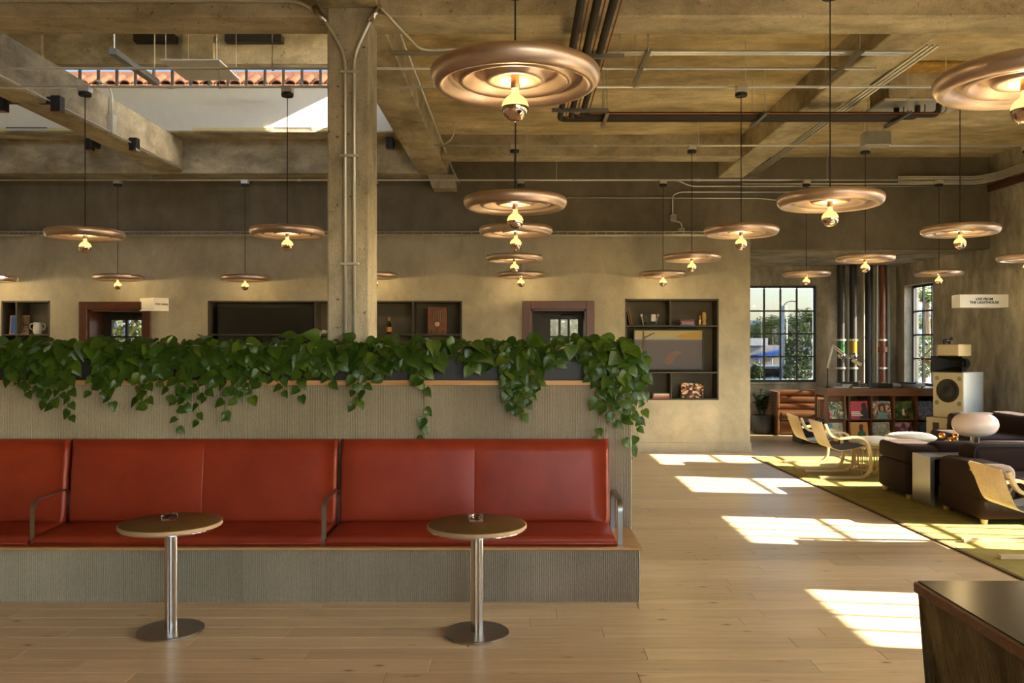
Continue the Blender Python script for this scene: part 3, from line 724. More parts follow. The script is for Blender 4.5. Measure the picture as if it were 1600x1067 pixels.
names = ['at the left picture edge', 'second from the left picture edge', 'above the gap between the two left backrests', 'left of the doorway with the hanging sign', 'before the doorway with the hanging sign', 'right of the doorway with the hanging sign',
         'left of the seam of the middle backrest', 'above the seam of the middle backrest', 'left of the column under the black screen', 'just left of the column foot', 'before the column foot', 'just right of the column foot with the bottle above it',
         'with a single long vine below the wooden radio', 'between radio and right-hand doorway', 'before the right-hand doorway with a dense hanging clump', 'at the open end of the wall trailing far down']
for k in range(16):
    cx_ = centers[k]
    pl = thing('pothos_plant', (cx_, 6.95, ZT - 0.03), 'green pothos plant ' + names[k], 'plant', 'pothos plants in the planter troughs')
    # crown: leaves over the trough
    dens = 30 if 600 < cx_ * 198 + 812 < 760 or 860 < cx_ * 198 + 812 < 930 else 40
    for i in range(dens):
        bx = cx_ + rl.uniform(-0.24, 0.24); by = rl.uniform(6.76, 7.08); front = (7.08 - by) / 0.32
        bz = ZT + rl.uniform(-0.03, 0.13) * (1 if rl.random() < 0.85 else 1.25) - 0.02
        t = Vector((rl.uniform(-0.8, 0.8), rl.uniform(-1.0, 0.25), rl.uniform(-0.75, 0.25) - 0.35 * front))
        if bx > 0.86: bx = 0.86
        nrm = Vector((rl.uniform(-0.5, 0.5), -0.75, 0.75)) + Vector((0, rl.uniform(-0.4, 0.3), rl.uniform(-0.3, 0.4)))
        leaf(pl, Vector((bx, by, bz)), t, nrm, rl.uniform(0.10, 0.165))
    st = MB()
    for i in range(9):
        bx = cx_ + rl.uniform(-0.2, 0.2); q = Vector((bx, rl.uniform(6.85, 7.05), ZT - 0.04))
        st.tube(spline([q, q + Vector((rl.uniform(-.04, .04), -0.04, 0.08)), q + Vector((rl.uniform(-.1, .1), -0.14, 0.11))], 3), 0.0028, 5)
    st.build('stem', M['vine'], pl, True, True)
    # rim leaves drooping over the trough front
    for (vx, vz) in vp_of.get(k, []):
        over = vx > XE - 0.015
        wob = rl.uniform(-0.03, 0.03); x0 = min(vx, 0.80)
        yf = YF - 0.035 if not over else YF + rl.uniform(0.02, 0.2)
        pts = [(x0, 6.97, ZT - 0.03), (x0 + wob, 6.86, ZT + 0.05), (vx + wob if not over else vx - 0.02, 6.775 if not over else yf, ZT + 0.015), (vx + wob, yf + 0.01 if over else 6.77, ZT - 0.07)]
        L = ZT - 0.07 - vz; nseg = max(2, int(L / 0.09))
        for i in range(1, nseg + 1): pts.append((vx + wob * (1 - i / nseg) + rl.uniform(-0.012, 0.012), (yf if over else min(6.765, yf + max(0, 0.03 - 0.02 * i))), ZT - 0.07 - L * i / nseg))
        if rl.random() < 0.4 and L > 0.3: pts.append((pts[-1][0] + rl.choice((-1, 1)) * 0.05, pts[-1][1] - 0.01, pts[-1][2] + 0.03))
        path = spline(pts, 4)
        m = MB(); m.tube(path, 0.0026, 5); m.build('vine', M['vine'], pl, True, True)
        acc = 0; side = rl.choice((-1, 1)); gap = 0.040 if L < 0.42 else 0.062
        for i in range(1, len(path)):
            acc += (path[i] - path[i - 1]).length
            if acc < gap or i < 5: continue
            acc = 0; side = -side; pz = path[i].z; fr = max(0.0, min(1.0, (ZT - pz) / max(0.2, L)))
            if L > 0.55 and pz < ZPB - 0.1 and rl.random() < 0.25: continue
            size = (0.135 - 0.055 * fr) * rl.uniform(0.75, 1.12)
            t = Vector((side * rl.uniform(0.2, 0.9), rl.uniform(-0.55, -0.05), -rl.uniform(0.35, 1.0)))
            nrm = Vector((rl.uniform(-0.45, 0.45), -1.0, rl.uniform(0.1, 0.7)))
            leaf(pl, path[i] + Vector((side * 0.008, -0.012, 0)), t, nrm, size)

# ------------------------------------------------------------------ pendant lamps
PROF = [(0.022, 0.042), (0.055, 0.042), (0.080, 0.028), (0.098, 0.004), (0.114, -0.006), (0.132, -0.001), (0.150, 0.024), (0.170, 0.038), (0.192, 0.034), (0.212, 0.010), (0.230, -0.010), (0.250, -0.008), (0.268, 0.014), (0.282, 0.026), (0.296, 0.012), (0.312, -0.014), (0.332, -0.030), (0.352, -0.028), (0.368, -0.012), (0.378, 0.014), (0.374, 0.040), (0.356, 0.054)]
prof = [(p.x, p.y) for p in spline([(a, b, 0) for a, b in PROF], 3)]
prof += [(0.34, 0.050), (0.30, 0.052), (0.18, 0.058), (0.05, 0.058), (0.022, 0.07), (0.008, 0.075)]
m = MB(); m.lathe(prof, seg=64); od = m.build('disc_shade', M['copper_disc'], None, True); DISC = od.data; bpy.data.objects.remove(od)
BZ0 = -0.122
m = MB(); m.lathe([(0.0, 0.05), (0.021, 0.05), (0.021, -0.028), (0.017, -0.036), (0.0, -0.036)], seg=20); od = m.build('socket', M['brass'], None, True, angle=35); SOCK = od.data; bpy.data.objects.remove(od)
cap = [(0.0165, -0.036), (0.0172, -0.050), (0.0195, -0.060), (0.0255, -0.0665), (0.036, BZ0 + 0.048)] + [(0.06 * math.cos(R(q)), BZ0 + 0.06 * math.sin(R(q))) for q in (46, 36, 26, 14, 3)]
m = MB(); m.lathe(cap, seg=32); od = m.build('bulb_glass', M['bulb'], None, True); CAP = od.data; bpy.data.objects.remove(od)
m = MB(); m.lathe([(0.06 * math.cos(R(q)), BZ0 + 0.06 * math.sin(R(q))) for q in (3, -5, -15, -27, -40, -55, -70, -82)] + [(0.0001, BZ0 - 0.06)], seg=32); od = m.build('bulb_mirror', M['mirror_bulb'], None, True); MIR = od.data; bpy.data.objects.remove(od)
m = MB(); m.lathe([(0, 0.0), (0.058, 0.0), (0.062, 0.01), (0.062, 0.032), (0.056, 0.036), (0, 0.036)], seg=28); od = m.build('canopy', M['black'], None, True, angle=35); CAN = od.data; bpy.data.objects.remove(od)
m = MB(); m.rbox(-0.055, 0.055, -0.055, 0.055, 0.036, 0.10, 0.006, 1); od = m.build('junction_box', M['galv'], None); JBX = od.data; bpy.data.objects.remove(od)
lamp = bpy.data.lights.new('bulb_light', 'POINT'); lamp.energy = LAMP_W; lamp.color = (1.0, 0.84, 0.62); lamp.shadow_soft_size = 0.012
ZCON = 4.48                                          # height of the conduit runs the lamps hang from
pend = [
 (805, 126, 3.82, 'large copper disc pendant at the top centre, closest one to the camera'),
 (1602, 130, 3.82, 'pale copper disc pendant cut off by the upper right picture edge'),
 (805, 320, 6.28, 'copper disc pendant second down in the central column of five'),
 (1297, 316, 6.30, 'disc pendant before the lintel, above the left alcove window'),
 (133, 368, 8.80, 'dark copper disc pendant high on the left, above the hanging sign'),
 (449, 365, 8.82, 'dark copper disc pendant just left of the concrete column'),
 (806, 363, 8.82, 'copper disc pendant third down in the central column of five'),
 (1158, 363, 8.82, 'disc pendant at the right end of the back wall, beside the lintel corner'),
 (1500, 362, 8.85, 'disc pendant over the loudspeaker on the right'),
 (804, 405, 11.42, 'copper disc pendant fourth down in the central column of five'),
 (1081, 404, 11.45, 'disc pendant above the right part of the picture niche'),
 (1352, 405, 11.50, 'disc pendant before the vertical pipes of the alcove'),
 (1606, 404, 11.45, 'disc pendant half cut by the right picture edge, mid height'),
 (-13, 437, 13.9, 'small disc pendant half cut by the left picture edge'),
 (184, 435, 13.9, 'small copper disc pendant above the left-hand doorway'),
 (383, 436, 13.9, 'small copper disc pendant above the black screen'),
 (585, 432, 13.9, 'small disc pendant half hidden behind the concrete column'),
 (814, 431, 13.9, 'copper disc pendant lowest in the central column of five'),
 (1036, 430, 13.9, 'small disc pendant above the left part of the picture niche'),
 (1260, 429, 13.9, 'small disc pendant before the left alcove window'),
 (1467, 428, 13.9, 'small disc pendant beside the right alcove window'),
]
rows = {3.8: 3.82, 6.2: 6.28, 6.3: 6.28, 8.8: 8.82, 11.4: 11.45, 11.5: 11.45, 13.9: 13.9, 13.8: 13.9}
CANZ = {}
for px, py, d, lab in pend:
    p = P(px, py, d)
    ez = ZCON - 0.11 if d > 4 else ZCON + 0.3
    o = thing('pendant_lamp', p, lab, 'pendant lamp', 'copper disc pendants')
    for n_, me in (('disc_shade', DISC), ('socket', SOCK), ('bulb_glass', CAP), ('bulb_mirror', MIR)):
        q = bpy.data.objects.new(n_, me); C.objects.link(q); q.parent = o if n_ != 'bulb_mirror' else glob
        if n_ == 'bulb_glass': glob = q
    m = MB(); m.tube([(0, 0, 0.07), (0, 0, ez - p.z)], 0.0045 if d < 7 else 0.005, 6); m.build('cord', M['cord'], o)
    for n_, me in (('canopy', CAN), ('junction_box', JBX)):
        q = bpy.data.objects.new(n_, me); C.objects.link(q); q.parent = o; q.location = (0, 0, ez - p.z)
    L = bpy.data.objects.new('bulb_light', lamp); C.objects.link(L); L.parent = o; L.location = (0, 0, -0.078)

# ------------------------------------------------------------------ conduits and pipes under the ceiling
def conduit(path, r, label, cat='conduit', mat=None, name='conduit', couplings=(), rr=0.12, group=None):
    p0 = Vector(path[0]); pts = [Vector(q) - p0 for q in path]
    o = thing(name, p0, label, cat, group)
    m = MB(); m.tube(bend(pts, rr) if len(pts) > 2 else pts, r, 8); m.build('tube', mat or M['galv'], o, True)
    for q in couplings:
        q = Vector(q) - p0; m = MB(); m.tube([q - Vector((0.035, 0, 0)), q + Vector((0.035, 0, 0))], r * 1.35, 8); m.build('coupling', M['galv'], o, True)
    return o
def rods(o, pts, zt):
    L = o.location
    for x, y, z in pts:
        m = MB(); m.tube([(x - L.x, y - L.y, z - L.z), (x - L.x, y - L.y, zt - L.z)], 0.005, 5); m.tube([(x - L.x, y - 0.03 - L.y, z - L.z), (x - L.x, y + 0.03 - L.y, z - L.z)], 0.016, 6); m.build('hanger_rod', M['galv'], o)
G = 'conduits under the ceiling'
c = conduit([(XL + .1, 6.31, ZCON), (XR - .1, 6.31, ZCON)], 0.014, 'horizontal conduit overhead carrying the second row of pendants', group=G); rods(c, [(0.4, 6.31, ZCON), (2.6, 6.31, ZCON)], ZS)
c = conduit([(XL + .1, 3.85, ZCON + 0.41), (XR - .1, 3.85, ZCON + 0.41)], 0.014, 'horizontal conduit overhead carrying the pendants closest to the camera', group=G); rods(c, [(0.4, 3.85, ZCON + .41), (2.6, 3.85, ZCON + .41)], ZS)
c = conduit([(XL + .1, 8.85, ZCON), (XR - .1, 8.85, ZCON)], 0.014, 'long horizontal conduit carrying the high left pendants and crossing before the column', group=G, couplings=[(-3.6, 8.85, ZCON), (1.2, 8.85, ZCON), (3.1, 8.85, ZCON)])
rods(c, [(-6, 8.85, ZCON), (-3.1, 8.85, ZCON), (0.6, 8.85, ZCON), (2.33, 8.85, ZCON), (4.4, 8.85, ZCON)], ZS)
c = conduit([(-1.15, 11.49, ZCON), (XR - .1, 11.49, ZCON)], 0.014, 'horizontal conduit below the rear ceiling beam at picture height of the grey box', group=G, couplings=[(1.0, 11.49, ZCON), (3.9, 11.49, ZCON)])
rods(c, [(0.1, 11.49, ZCON), (2.4, 11.49, ZCON), (4.6, 11.49, ZCON)], ZS)
c = conduit([(XL + .1, 13.95, ZCON), (XR - .4, 13.95, ZCON)], 0.014, 'rearmost horizontal conduit running just before the back wall', group=G, couplings=[(-3.6, 13.95, ZCON), (0.9, 13.95, ZCON), (2.9, 13.95, ZCON)])
rods(c, [(-6, 13.95, ZCON), (-2.5, 13.95, ZCON), (0.6, 13.95, ZCON), (5.0, 13.95, ZCON)], ZS)
for k, (yy, zz, x0, x1, lab) in enumerate(((7.9, 4.52, -1.2, 3.62, 'upper bright conduit of the pair passing behind the large pendant'), (8.0, 4.535, -1.2, 3.55, 'lower bright conduit of the pair passing behind the large pendant'), (8.32, 4.5, -9 + .1, 3.45, 'thin conduit running behind the large pendant and across the roof windows'))):
    c = conduit([(x0, yy, zz), (x1, yy, zz)], 0.016 if k < 2 else 0.012, lab, group=G, couplings=[(1.2, yy, zz)])
    if k == 2: rods(c, [(-7, yy, zz), (-2.4, yy, zz)], 5.1)
c = conduit([(XL + .1, 7.17, 4.70), (-1.85, 7.17, 4.70), (-1.70, 7.17, 4.61), (-1.60, 7.13, 4.50), (-1.455, 7.15, 4.25), (-1.455, 7.15, ZPB + 0.02)], 0.015, 'conduit along the front beam turning down the left side of the column face', group='conduits on the column')
m = MB(); q = Vector((-1.655, 7.15, 4.58)) - c.location; m.tube([q + Vector((-0.06, 0, 0.06)), q + Vector((0.04, 0, -0.07))], 0.028, 8); m.build('elbow_box', M['steel'], c, True)
for z in (2.5, 3.4, 4.1):
    m = MB(); q = Vector((-1.455, 7.15, z)) - c.location; m.rbox(q.x - 0.04, q.x + 0.04, q.y - 0.018, q.y + 0.02, q.z - 0.012, q.z + 0.012, 0.004, 1); m.build('strap', M['galv'], c)
c = conduit([(-1.16, 7.16, 4.66), (-1.24, 7.14, 4.53), (-1.38, 7.15, 4.25), (-1.38, 7.15, ZPB + 0.02)], 0.015, 'conduit running down the right side of the column face', group='conduits on the column')
m = MB(); q = Vector((-1.215, 7.15, 4.58)) - c.location; m.tube([q + Vector((0.05, 0, 0.07)), q + Vector((-0.04, 0, -0.06))], 0.028, 8); m.build('elbow_box', M['steel'], c, True)
for z in (2.5, 3.4, 4.1):
    m = MB(); q = Vector((-1.38, 7.15, z)) - c.location; m.rbox(q.x - 0.04, q.x + 0.04, q.y - 0.018, q.y + 0.02, q.z - 0.012, q.z + 0.012, 0.004, 1); m.build('strap', M['galv'], c)
# wall conduits on the upper back wall
yw = YB - 0.03
def WP(px, py, y=None): return P(px, py, y or yw)
conduit([WP(1040, 281), WP(1060, 282), WP(1078, 291), WP(1460, 291)], 0.012, 'conduit on the upper back wall dipping right of the picture niche', group='conduits on the back wall')
conduit([WP(1051, 336), WP(1051, 305), WP(1062, 300), WP(1250, 300)], 0.011, 'conduit rising from the small wall box and bending right', group='conduits on the back wall')
conduit([WP(885, 309), WP(1190, 310), WP(1240, 316)], 0.011, 'conduit on the back wall right of the central pendants', group='conduits on the back wall')
conduit([WP(1160, 287), WP(1440, 287), WP(1490, 283)], 0.016, 'thick conduit above the lintel beside the right corner', group='conduits on the back wall')
conduit([WP(1051, 345), WP(1064, 347), WP(1066, 358), WP(1066, 368)], 0.011, 'short curved conduit between the two small wall boxes', group='conduits on the back wall')
for px, py, lab in ((1051, 341, 'small grey electrical box on the back wall below a conduit bend'), (1064, 362, 'small grey electrical box at the end of the cable tray')):
    p = WP(px, py, YB); bx = thing('electrical_box', p, lab, 'electrical box', 'electrical boxes on the back wall')
    m = MB(); m.rbox(-0.05, 0.05, -0.07, 0, -0.055, 0.055, 0.006, 1); m.build('box', M['galv'], bx)
    m = MB(); m.rbox(-0.044, 0.044, -0.075, -0.07, -0.048, 0.048, 0.002, 1); m.build('cover_plate', M['greypipe'], bx)
# cable tray on the back wall
ct = thing('cable_tray', (XL + .2, YB - 0.16, BZ(369)), 'wire cable tray full of grey cables along the whole back wall', 'cable tray')
L = BX(1108) - XL - .2
m = MB()
for yy, zz in ((0, 0), (0, 0.06), (0.14, 0), (0.14, 0.06), (0.07, 0)): m.tube([(0, yy, zz), (L, yy, zz)], 0.0045, 5)
m.build('tray_wire', M['galv'], ct)
m = MB()
for k in range(int(L / 0.16)): m.tube([(k * 0.16, 0, 0.06), (k * 0.16, 0, 0), (k * 0.16, 0.14, 0), (k * 0.16, 0.14, 0.06)], 0.0035, 4)
o = m.build('tray_rungs', M['galv'], ct); o['kind'] = 'stuff'
for k in range(5):
    m = MB(); rc = random.Random(k); m.tube(spline([(q * L / 30, 0.02 + k * 0.024, 0.012 + rc.random() * 0.012) for q in range(31)], 1), 0.010, 6)
    m.build('cable', [M['greypipe'], M['galv'], col('yellow_cable', (0.42, 0.33, 0.12)), M['greypipe'], M['black']][k], ct, True)
# bundle of conduits turning onto the right wall
XB = XR - 0.06
for k in range(5):
    z0 = BZ(283) - 0.03 * k + 0.06
    conduit([(BX(1400), yw - 0.05, z0), (XB - 0.18, yw - 0.05, z0), (XB, yw - 0.35, z0 + 0.02), (XB, 8.6, z0 + 0.02)], 0.012, ['topmost', 'second from the top', 'middle', 'second from the bottom', 'lowest'][k] + ' of five conduits turning from the lintel onto the right wall', group='conduits turning onto the right wall')
mb = MB(); mb.rbox(XR - 0.05, XR, 6.0, YB, 4.36, 4.47, 0.004, 1); struct('trim_right', mb, M['mahogany'])
# conduits along the right ceiling beam
for k in range(3):
    conduit([(3.80 + 0.05 * k, 8.0, ZB + 0.03), (3.80 + 0.05 * k, 14.2, ZB + 0.03)], 0.014, ['left', 'middle', 'right'][k] + ' of three conduits running beside the diagonal right ceiling beam', group='conduits along the right beam')
# conduits along the mid beam
conduit([(-1.10, 7.75, ZB + 0.10), (-1.10, 14.1, ZB + 0.10), (-1.0, 14.3, ZB - 0.1)], 0.012, 'dark conduit along the beam that runs back from the column', group=G)
conduit([(-0.92, 12.0, ZS - 0.02), (-0.92, 12.0, ZS - 0.25), (-1.12, 12.1, ZS - 0.35)], 0.010, 'short curved conduit hanging at the beam behind the large pendant', group=G)
conduit([(-1.15, 7.12, 4.62), (-1.02, 7.3, 4.52), (-0.9, 7.8, 4.5), (0.3, 7.85, 4.56)], 0.012, 'conduit curving away right from the column head', group=G)
# wall bracket struts of the ceiling
def strut(x, y0, y1, z, lab, ax='y', tilt=0):
    o = thing('channel_strut', (x, y0, z), lab, 'strut', 'channel struts under the ceiling')
    L = y1 - y0; m = MB()
    if ax == 'y':
        m.box(-0.02, 0.02, 0, L, 0, 0.004); m.box(-0.02, -0.016, 0, L, 0.004, 0.04); m.box(0.016, 0.02, 0, L, 0.004, 0.04); ends = ((0, 0.06), (0, L - 0.06))
    else:
        m.box(0, L, -0.02, 0.02, 0, 0.004); m.box(0, L, -0.02, -0.016, 0.004, 0.04); m.box(0, L, 0.016, 0.02, 0.004, 0.04); ends = ((0.04, 0), (L - 0.04, 0))
    m.build('channel', M['steel_dark'], o)
    for ex, ey in ends:
        m = MB(); m.tube([(ex, ey, 0), (ex, ey, ZS - z)], 0.006, 5); m.build('threaded_rod', M['galv'], o)
    return o
strut(1.17, 7.75, 8.75, 4.47, 'steel channel strut right of the bracket carrying the dark pipes')
strut(3.1, 7.75, 8.75, 4.47, 'long steel channel strut before the right ceiling beam')
strut(2.75, 9.55, 10.2, 4.39, 'steel channel strut under the middle of the horizontal dark pipes')
strut(0.98, 9.55, 10.2, 4.39, 'short perforated strut just after the bend of the dark pipes')
strut(4.35, 9.55, 10.2, 4.39, 'steel channel strut at the right end of the horizontal dark pipes')
strut(0.36, 0, 0.58, 4.40, 'front steel bracket crossing under the three dark pipes', 'x').location = (0.36, 7.72, 4.40)
strut(0.36, 0, 0.62, 4.40, 'rear steel bracket crossing under the three dark pipes', 'x').location = (0.36, 9.52, 4.40)
# insulated pipes and copper lines
for k in range(3):
    x = 0.47 + 0.125 * k; y = 10.06 - 0.10 * k; z = 4.46
    conduit([(x, 4.6, z), (x, y, z), (4.42 + 0.2 * k, y, z), (4.42 + 0.2 * k, y, ZS)], 0.034, ['left', 'middle', 'right'][k] + ' black insulated pipe coming overhead and turning right under the ceiling', 'pipe', M['rubber'], 'insulated_pipe', rr=0.09, group='black insulated pipes')
    conduit([(x + 0.062, 4.6, z), (x + 0.062, y - 0.055, z), (4.48 + 0.2 * k, y - 0.055, z), (4.48 + 0.2 * k, y - 0.055, ZS)], 0.007, 'thin copper line beside the ' + ['left', 'middle', 'right'][k] + ' black insulated pipe', 'pipe', M['copper'], 'copper_line', rr=0.08, group='copper lines')
db = thing('duct_box', (4.2, 9.75, ZS), 'grey concrete box under the ceiling where the dark pipes enter', 'duct box')
m = MB(); m.rbox(0.0, 0.85, 0, 0.55, -0.33, 0, 0.01, 1); m.build('box', M['concrete'], db)
m = MB(); m.rbox(0.85, 1.5, -0.35, 0.2, -0.16, 0, 0.01, 1); m.build('side_box', M['concrete'], db)
m = MB(); m.rbox(0.1, 0.95, -0.30, 0.0, -0.05, 0, 0.02, 2); m.build('foam_seal', M['yellowfoam'], db)
m = MB(); m.rbox(-0.05, 0.95, 0.0, 0.55, -0.36, -0.33, 0.004, 1); m.build('base_plate', M['galv'], db)
p = P(1368, 218, 11.0); bx = thing('electrical_box', p, 'large grey electrical box under the ceiling above the alcove', 'electrical box')
m = MB(); m.rbox(-0.16, 0.16, -0.1, 0.1, -0.09, 0.09, 0.008, 1); m.build('box', M['galv'], bx)
m = MB(); m.rbox(-0.155, 0.155, -0.104, -0.1, -0.084, 0.084, 0.002, 1); m.build('cover_plate', M['greypipe'], bx)
m = MB(); m.tube([(-0.1, 0, 0.09), (-0.1, 0, ZS - p.z)], 0.006, 5); m.tube([(0.1, 0, 0.09), (0.1, 0, ZS - p.z)], 0.006, 5); m.build('threaded_rod', M['galv'], bx)
# small square downlights on the left beams
def spot(px, py, d, lab, s=0.11, bk='x-'):
    p = P(px, py, d); o = thing('spotlight', p, lab, 'spotlight', 'square spotlights on the beams')
    m = MB(); m.rbox(-s / 2, s / 2, -s / 2, s / 2, -0.09, 0.09, 0.004, 1); m.build('housing', M['black'], o)
    m = MB(); m.rbox(-s / 2 + 0.006, s / 2 - 0.006, -s / 2 + 0.006, s / 2 - 0.006, -0.093, -0.089, 0.001, 1); m.build('copper_reflector', M['copper'], o)
    m = MB(); m.box(*{'x-': (-0.2, -s / 2, -0.03, 0.03, 0.0, 0.08), 'x+': (s / 2, 0.2, -0.03, 0.03, 0, 0.08), 'y+': (-0.03, 0.03, s / 2, 0.34, 0, 0.08)}[bk]); m.build('bracket', M['black'], o)
spot(90, 163, 9.92, 'black square spotlight on the diagonal left beam, the higher one'); spot(210, 226, 12.0, 'black square spotlight on the diagonal left beam, the lower one')
spot(3, 162, 9.9, 'black square spotlight at the left picture edge', bk='x+'); spot(140, 226, 13.6, 'black square spotlight on the rear left beam', bk='y+'); spot(609, 224, 13.6, 'black square spotlight just right of the column head', bk='y+')
# hanging track and white panel in the roof monitor
tr = thing('ceiling_track', Vector((-5.13, 11.45, 5.50)), 'grey channel hanging on rods in the roof opening', 'track')
m = MB(); m.rbox(-0.05, 0.05, -0.65, 0.65, -0.03, 0.05, 0.004, 1); m.build('channel', M['alu'], tr)
m = MB()
for yy in (-0.6, 0.6): m.tube([(0, yy, 0.05), (0, yy, 6.95 - tr.location.z)], 0.008, 5)
m.build('threaded_rod', M['galv'], tr)
hp = thing('hanging_panel', Vector((-4.5, 12.15, 5.70)), 'thin white rectangular panel hanging in the roof opening', 'panel')
m = MB(); m.rbox(-0.40, 0.40, -0.45, 0.45, -0.012, 0.012, 0.004, 1); m.build('panel', M['white'], hp)
m = MB()
for xx, yy in ((-.35, -.4), (.35, -.4), (-.35, .4), (.35, .4)): m.tube([(xx, yy, 0.012), (xx, yy, 6.95 - hp.location.z)], 0.004, 5)
m.build('suspension_wire', M['galv'], hp)
for px0, px1, lab in ((210, 275, 'black vent box high in the roof opening above the white panel'), (352, 442, 'black vent box high in the roof opening near the column')):
    o = thing('vent_box', P((px0 + px1) / 2, 61, 12.71), lab, 'vent'); wv = PX(px1, 12.6) - PX(px0, 12.6)
    m = MB(); m.rbox(-wv / 2, wv / 2, -0.05, 0.09, -0.05, 0.06, 0.004, 1); m.build('housing', M['black'], o)
    for k in range(3): m = MB(); m.box(-wv / 2 + 0.01, wv / 2 - 0.01, -0.06, -0.05, -0.035 + 0.03 * k, -0.02 + 0.03 * k); m.build('louvre', M['frame'], o)
cb = thing('conduit_box', P(194, 195, 11.4), 'pale electrical box with a curved conduit on the side of the diagonal left beam', 'electrical box')
cb.location.x = -5.42
m = MB(); m.rbox(-0.04, 0.04, -0.06, 0.06, -0.13, 0.13, 0.005, 1); m.build('box', M['galv'], cb)
m = MB(); m.tube(bend([(0, 0, 0.13), (0, 0, 0.42), (0, -0.12, 0.5), (-0.06, -0.3, 0.5)], 0.1), 0.014, 8); m.build('tube', M['galv'], cb, True)
conduit([(-5.42, 7.7, ZB + 0.05), (-5.42, 13.8, ZB + 0.05)], 0.012, 'conduit along the lower edge of the diagonal left beam', group=G)

# ------------------------------------------------------------------ lit signs
def text(par, body, size, loc, rot, off=0.003):
    cu = bpy.data.curves.new('lettering', 'FONT'); cu.body = body; cu.size = size; cu.align_x = 'CENTER'; cu.align_y = 'CENTER'; cu.extrude = 0.002; cu.offset = size * 0.022; cu.space_line = 0.95
    tmp = bpy.data.objects.new('lettering_curve', cu); C.objects.link(tmp); bpy.context.view_layer.update()
    me = bpy.data.meshes.new_from_object(tmp.evaluated_get(bpy.context.evaluated_depsgraph_get())); bpy.data.objects.remove(tmp); bpy.data.curves.remove(cu)
    me.name = 'lettering'; me.materials.clear(); me.materials.append(M['letters'])
    o = bpy.data.objects.new('lettering', me); C.objects.link(o); o.parent = par; o.location = loc; o.rotation_euler = rot; return o
def wedge(pts, z0, z1, name, label, tx, body, size, yrot):
    c = Vector((sum(p[0] for p in pts) / len(pts), sum(p[1] for p in pts) / len(pts), z0)); o = thing('wall_sign', c, label, 'sign', 'lit wall signs')
    m = MB(); m.prism([(p[0] - c.x, p[1] - c.y) for p in pts], 0, z1 - z0); m.build('sign_box', M['sign'], o)
    text(o, body, size, (tx[0] - c.x, tx[1] - c.y, (z1 - z0) / 2), (R(90), 0, yrot)); return o
zt, zb_ = BZ(466), BZ(486)
A_, B_, C_ = (BX(219), YB - 0.01), (PX(240, YB - .24), YB - 0.24), (BX(264), YB - 0.01)
ang = math.atan2(C_[1] - B_[1], C_[0] - B_[0]); mx_ = (B_[0] * 0.45 + C_[0] * 0.55, B_[1] * 0.45 + C_[1] * 0.55 - 0.004)
wedge([A_, B_, C_], zb_, zt, '', 'small lit wedge sign beside the left-hand doorway', mx_, 'POST OFFICE', 0.040, ang)
A_, B_, C_, D_ = (XR - 0.005, 14.25), (PX(1487, 14.2), 14.2), (PX(1500, 13.85), 13.85), (XR - 0.005, 13.85)
zt, zb_ = PZ(460, 13.85), PZ(480, 13.85)
wedge([A_, B_, C_, D_], zb_, zt, '', 'lit sign with two lines of lettering on the right wall', ((C_[0] + D_[0]) / 2, 13.85 - 0.004), 'LIVE FROM\nTHE LIGHTHOUSE', 0.058, 0)

# ------------------------------------------------------------------ things in the wall niches
YI = YB + 0.2
def book(x0, x1, y0, y1, z0, z1, colr, label, cat='book', group=None):
    o = thing('book', ((x0 + x1) / 2, (y0 + y1) / 2, z0), label, cat, group); cxm, cym = o.location.x, o.location.y; t = (z1 - z0)
    m = MB(); ct_ = min(0.004, t * 0.2)
    m.box(x0 - cxm, x1 - cxm, y0 - cym, y1 - cym, 0, ct_); m.box(x0 - cxm, x1 - cxm, y0 - cym, y1 - cym, t - ct_, t); m.box(x0 - cxm, x1 - cxm, y0 - cym, y0 - cym + 0.004, ct_, t - ct_)
    m.build('cover', col('book_%s' % colr[0], colr[1]), o)
    m = MB(); m.box(x0 - cxm + 0.006, x1 - cxm - 0.006, y0 - cym + 0.005, y1 - cym - 0.005, ct_, t - ct_); m.build('pages', M['cream'], o); return o
z = zs3[0] + 0.012
bk = [('blue', (0.06, 0.17, 0.40), 1064, 1087), ('grey', (0.30, 0.26, 0.22), 1066, 1085), ('red', (0.42, 0.05, 0.05), 1064, 1086), ('dark', (0.05, 0.06, 0.09), 1065, 1086)]
h_ = (BZ(499) - z) / 4
for k, (n_, c_, a, b) in enumerate(bk):
    book(BX(a), BX(b), YB + 0.05, YB + 0.22, z + h_ * k, z + h_ * (k + 1), (n_, c_), n_ + ' book ' + ['at the bottom of', 'second from the bottom of', 'second from the top of', 'on top of'][k] + ' the stack on the upper niche shelf', group='books stacked on the upper niche shelf')
z = N3[2] + 0.025
for k, (n_, c_) in enumerate((('orange', (0.48, 0.10, 0.06)), ('tan', (0.45, 0.27, 0.16)), ('white', (0.6, 0.55, 0.5)))):
    book(BX(1020 + k), BX(1047.3 - k * .3), YB + 0.03, YB + 0.25, z + 0.027 * k, z + 0.027 * (k + 1), (n_, c_), n_ + ' book ' + ['at the bottom', 'in the middle', 'on top'][k] + ' of the stack low in the right wall niche', group='books stacked low in the right niche')
for k in range(2):
    x = BX(979.5 + 3 * k); o = thing('record_sleeve', (x + 0.06, YB + 0.17, zs3[0] + 0.012), ['left', 'right'][k] + ' one of two tan records leaning in the upper left corner of the right niche', 'record', 'records leaning in the niche')
    m = MB(); m.box(-0.006, 0.006, -0.15, 0.15, 0, 0.31); m.xf(Matrix.Rotation(R(-11), 4, 'Y')); m.build('sleeve', col('tan_sleeve', (0.55, 0.33, 0.17)), o)
    m = MB(); m.box(-0.002, 0.002, -0.153, -0.148, 0.004, 0.306); m.xf(Matrix.Rotation(R(-11), 4, 'Y')); m.build('disc_edge', M['black'], o)
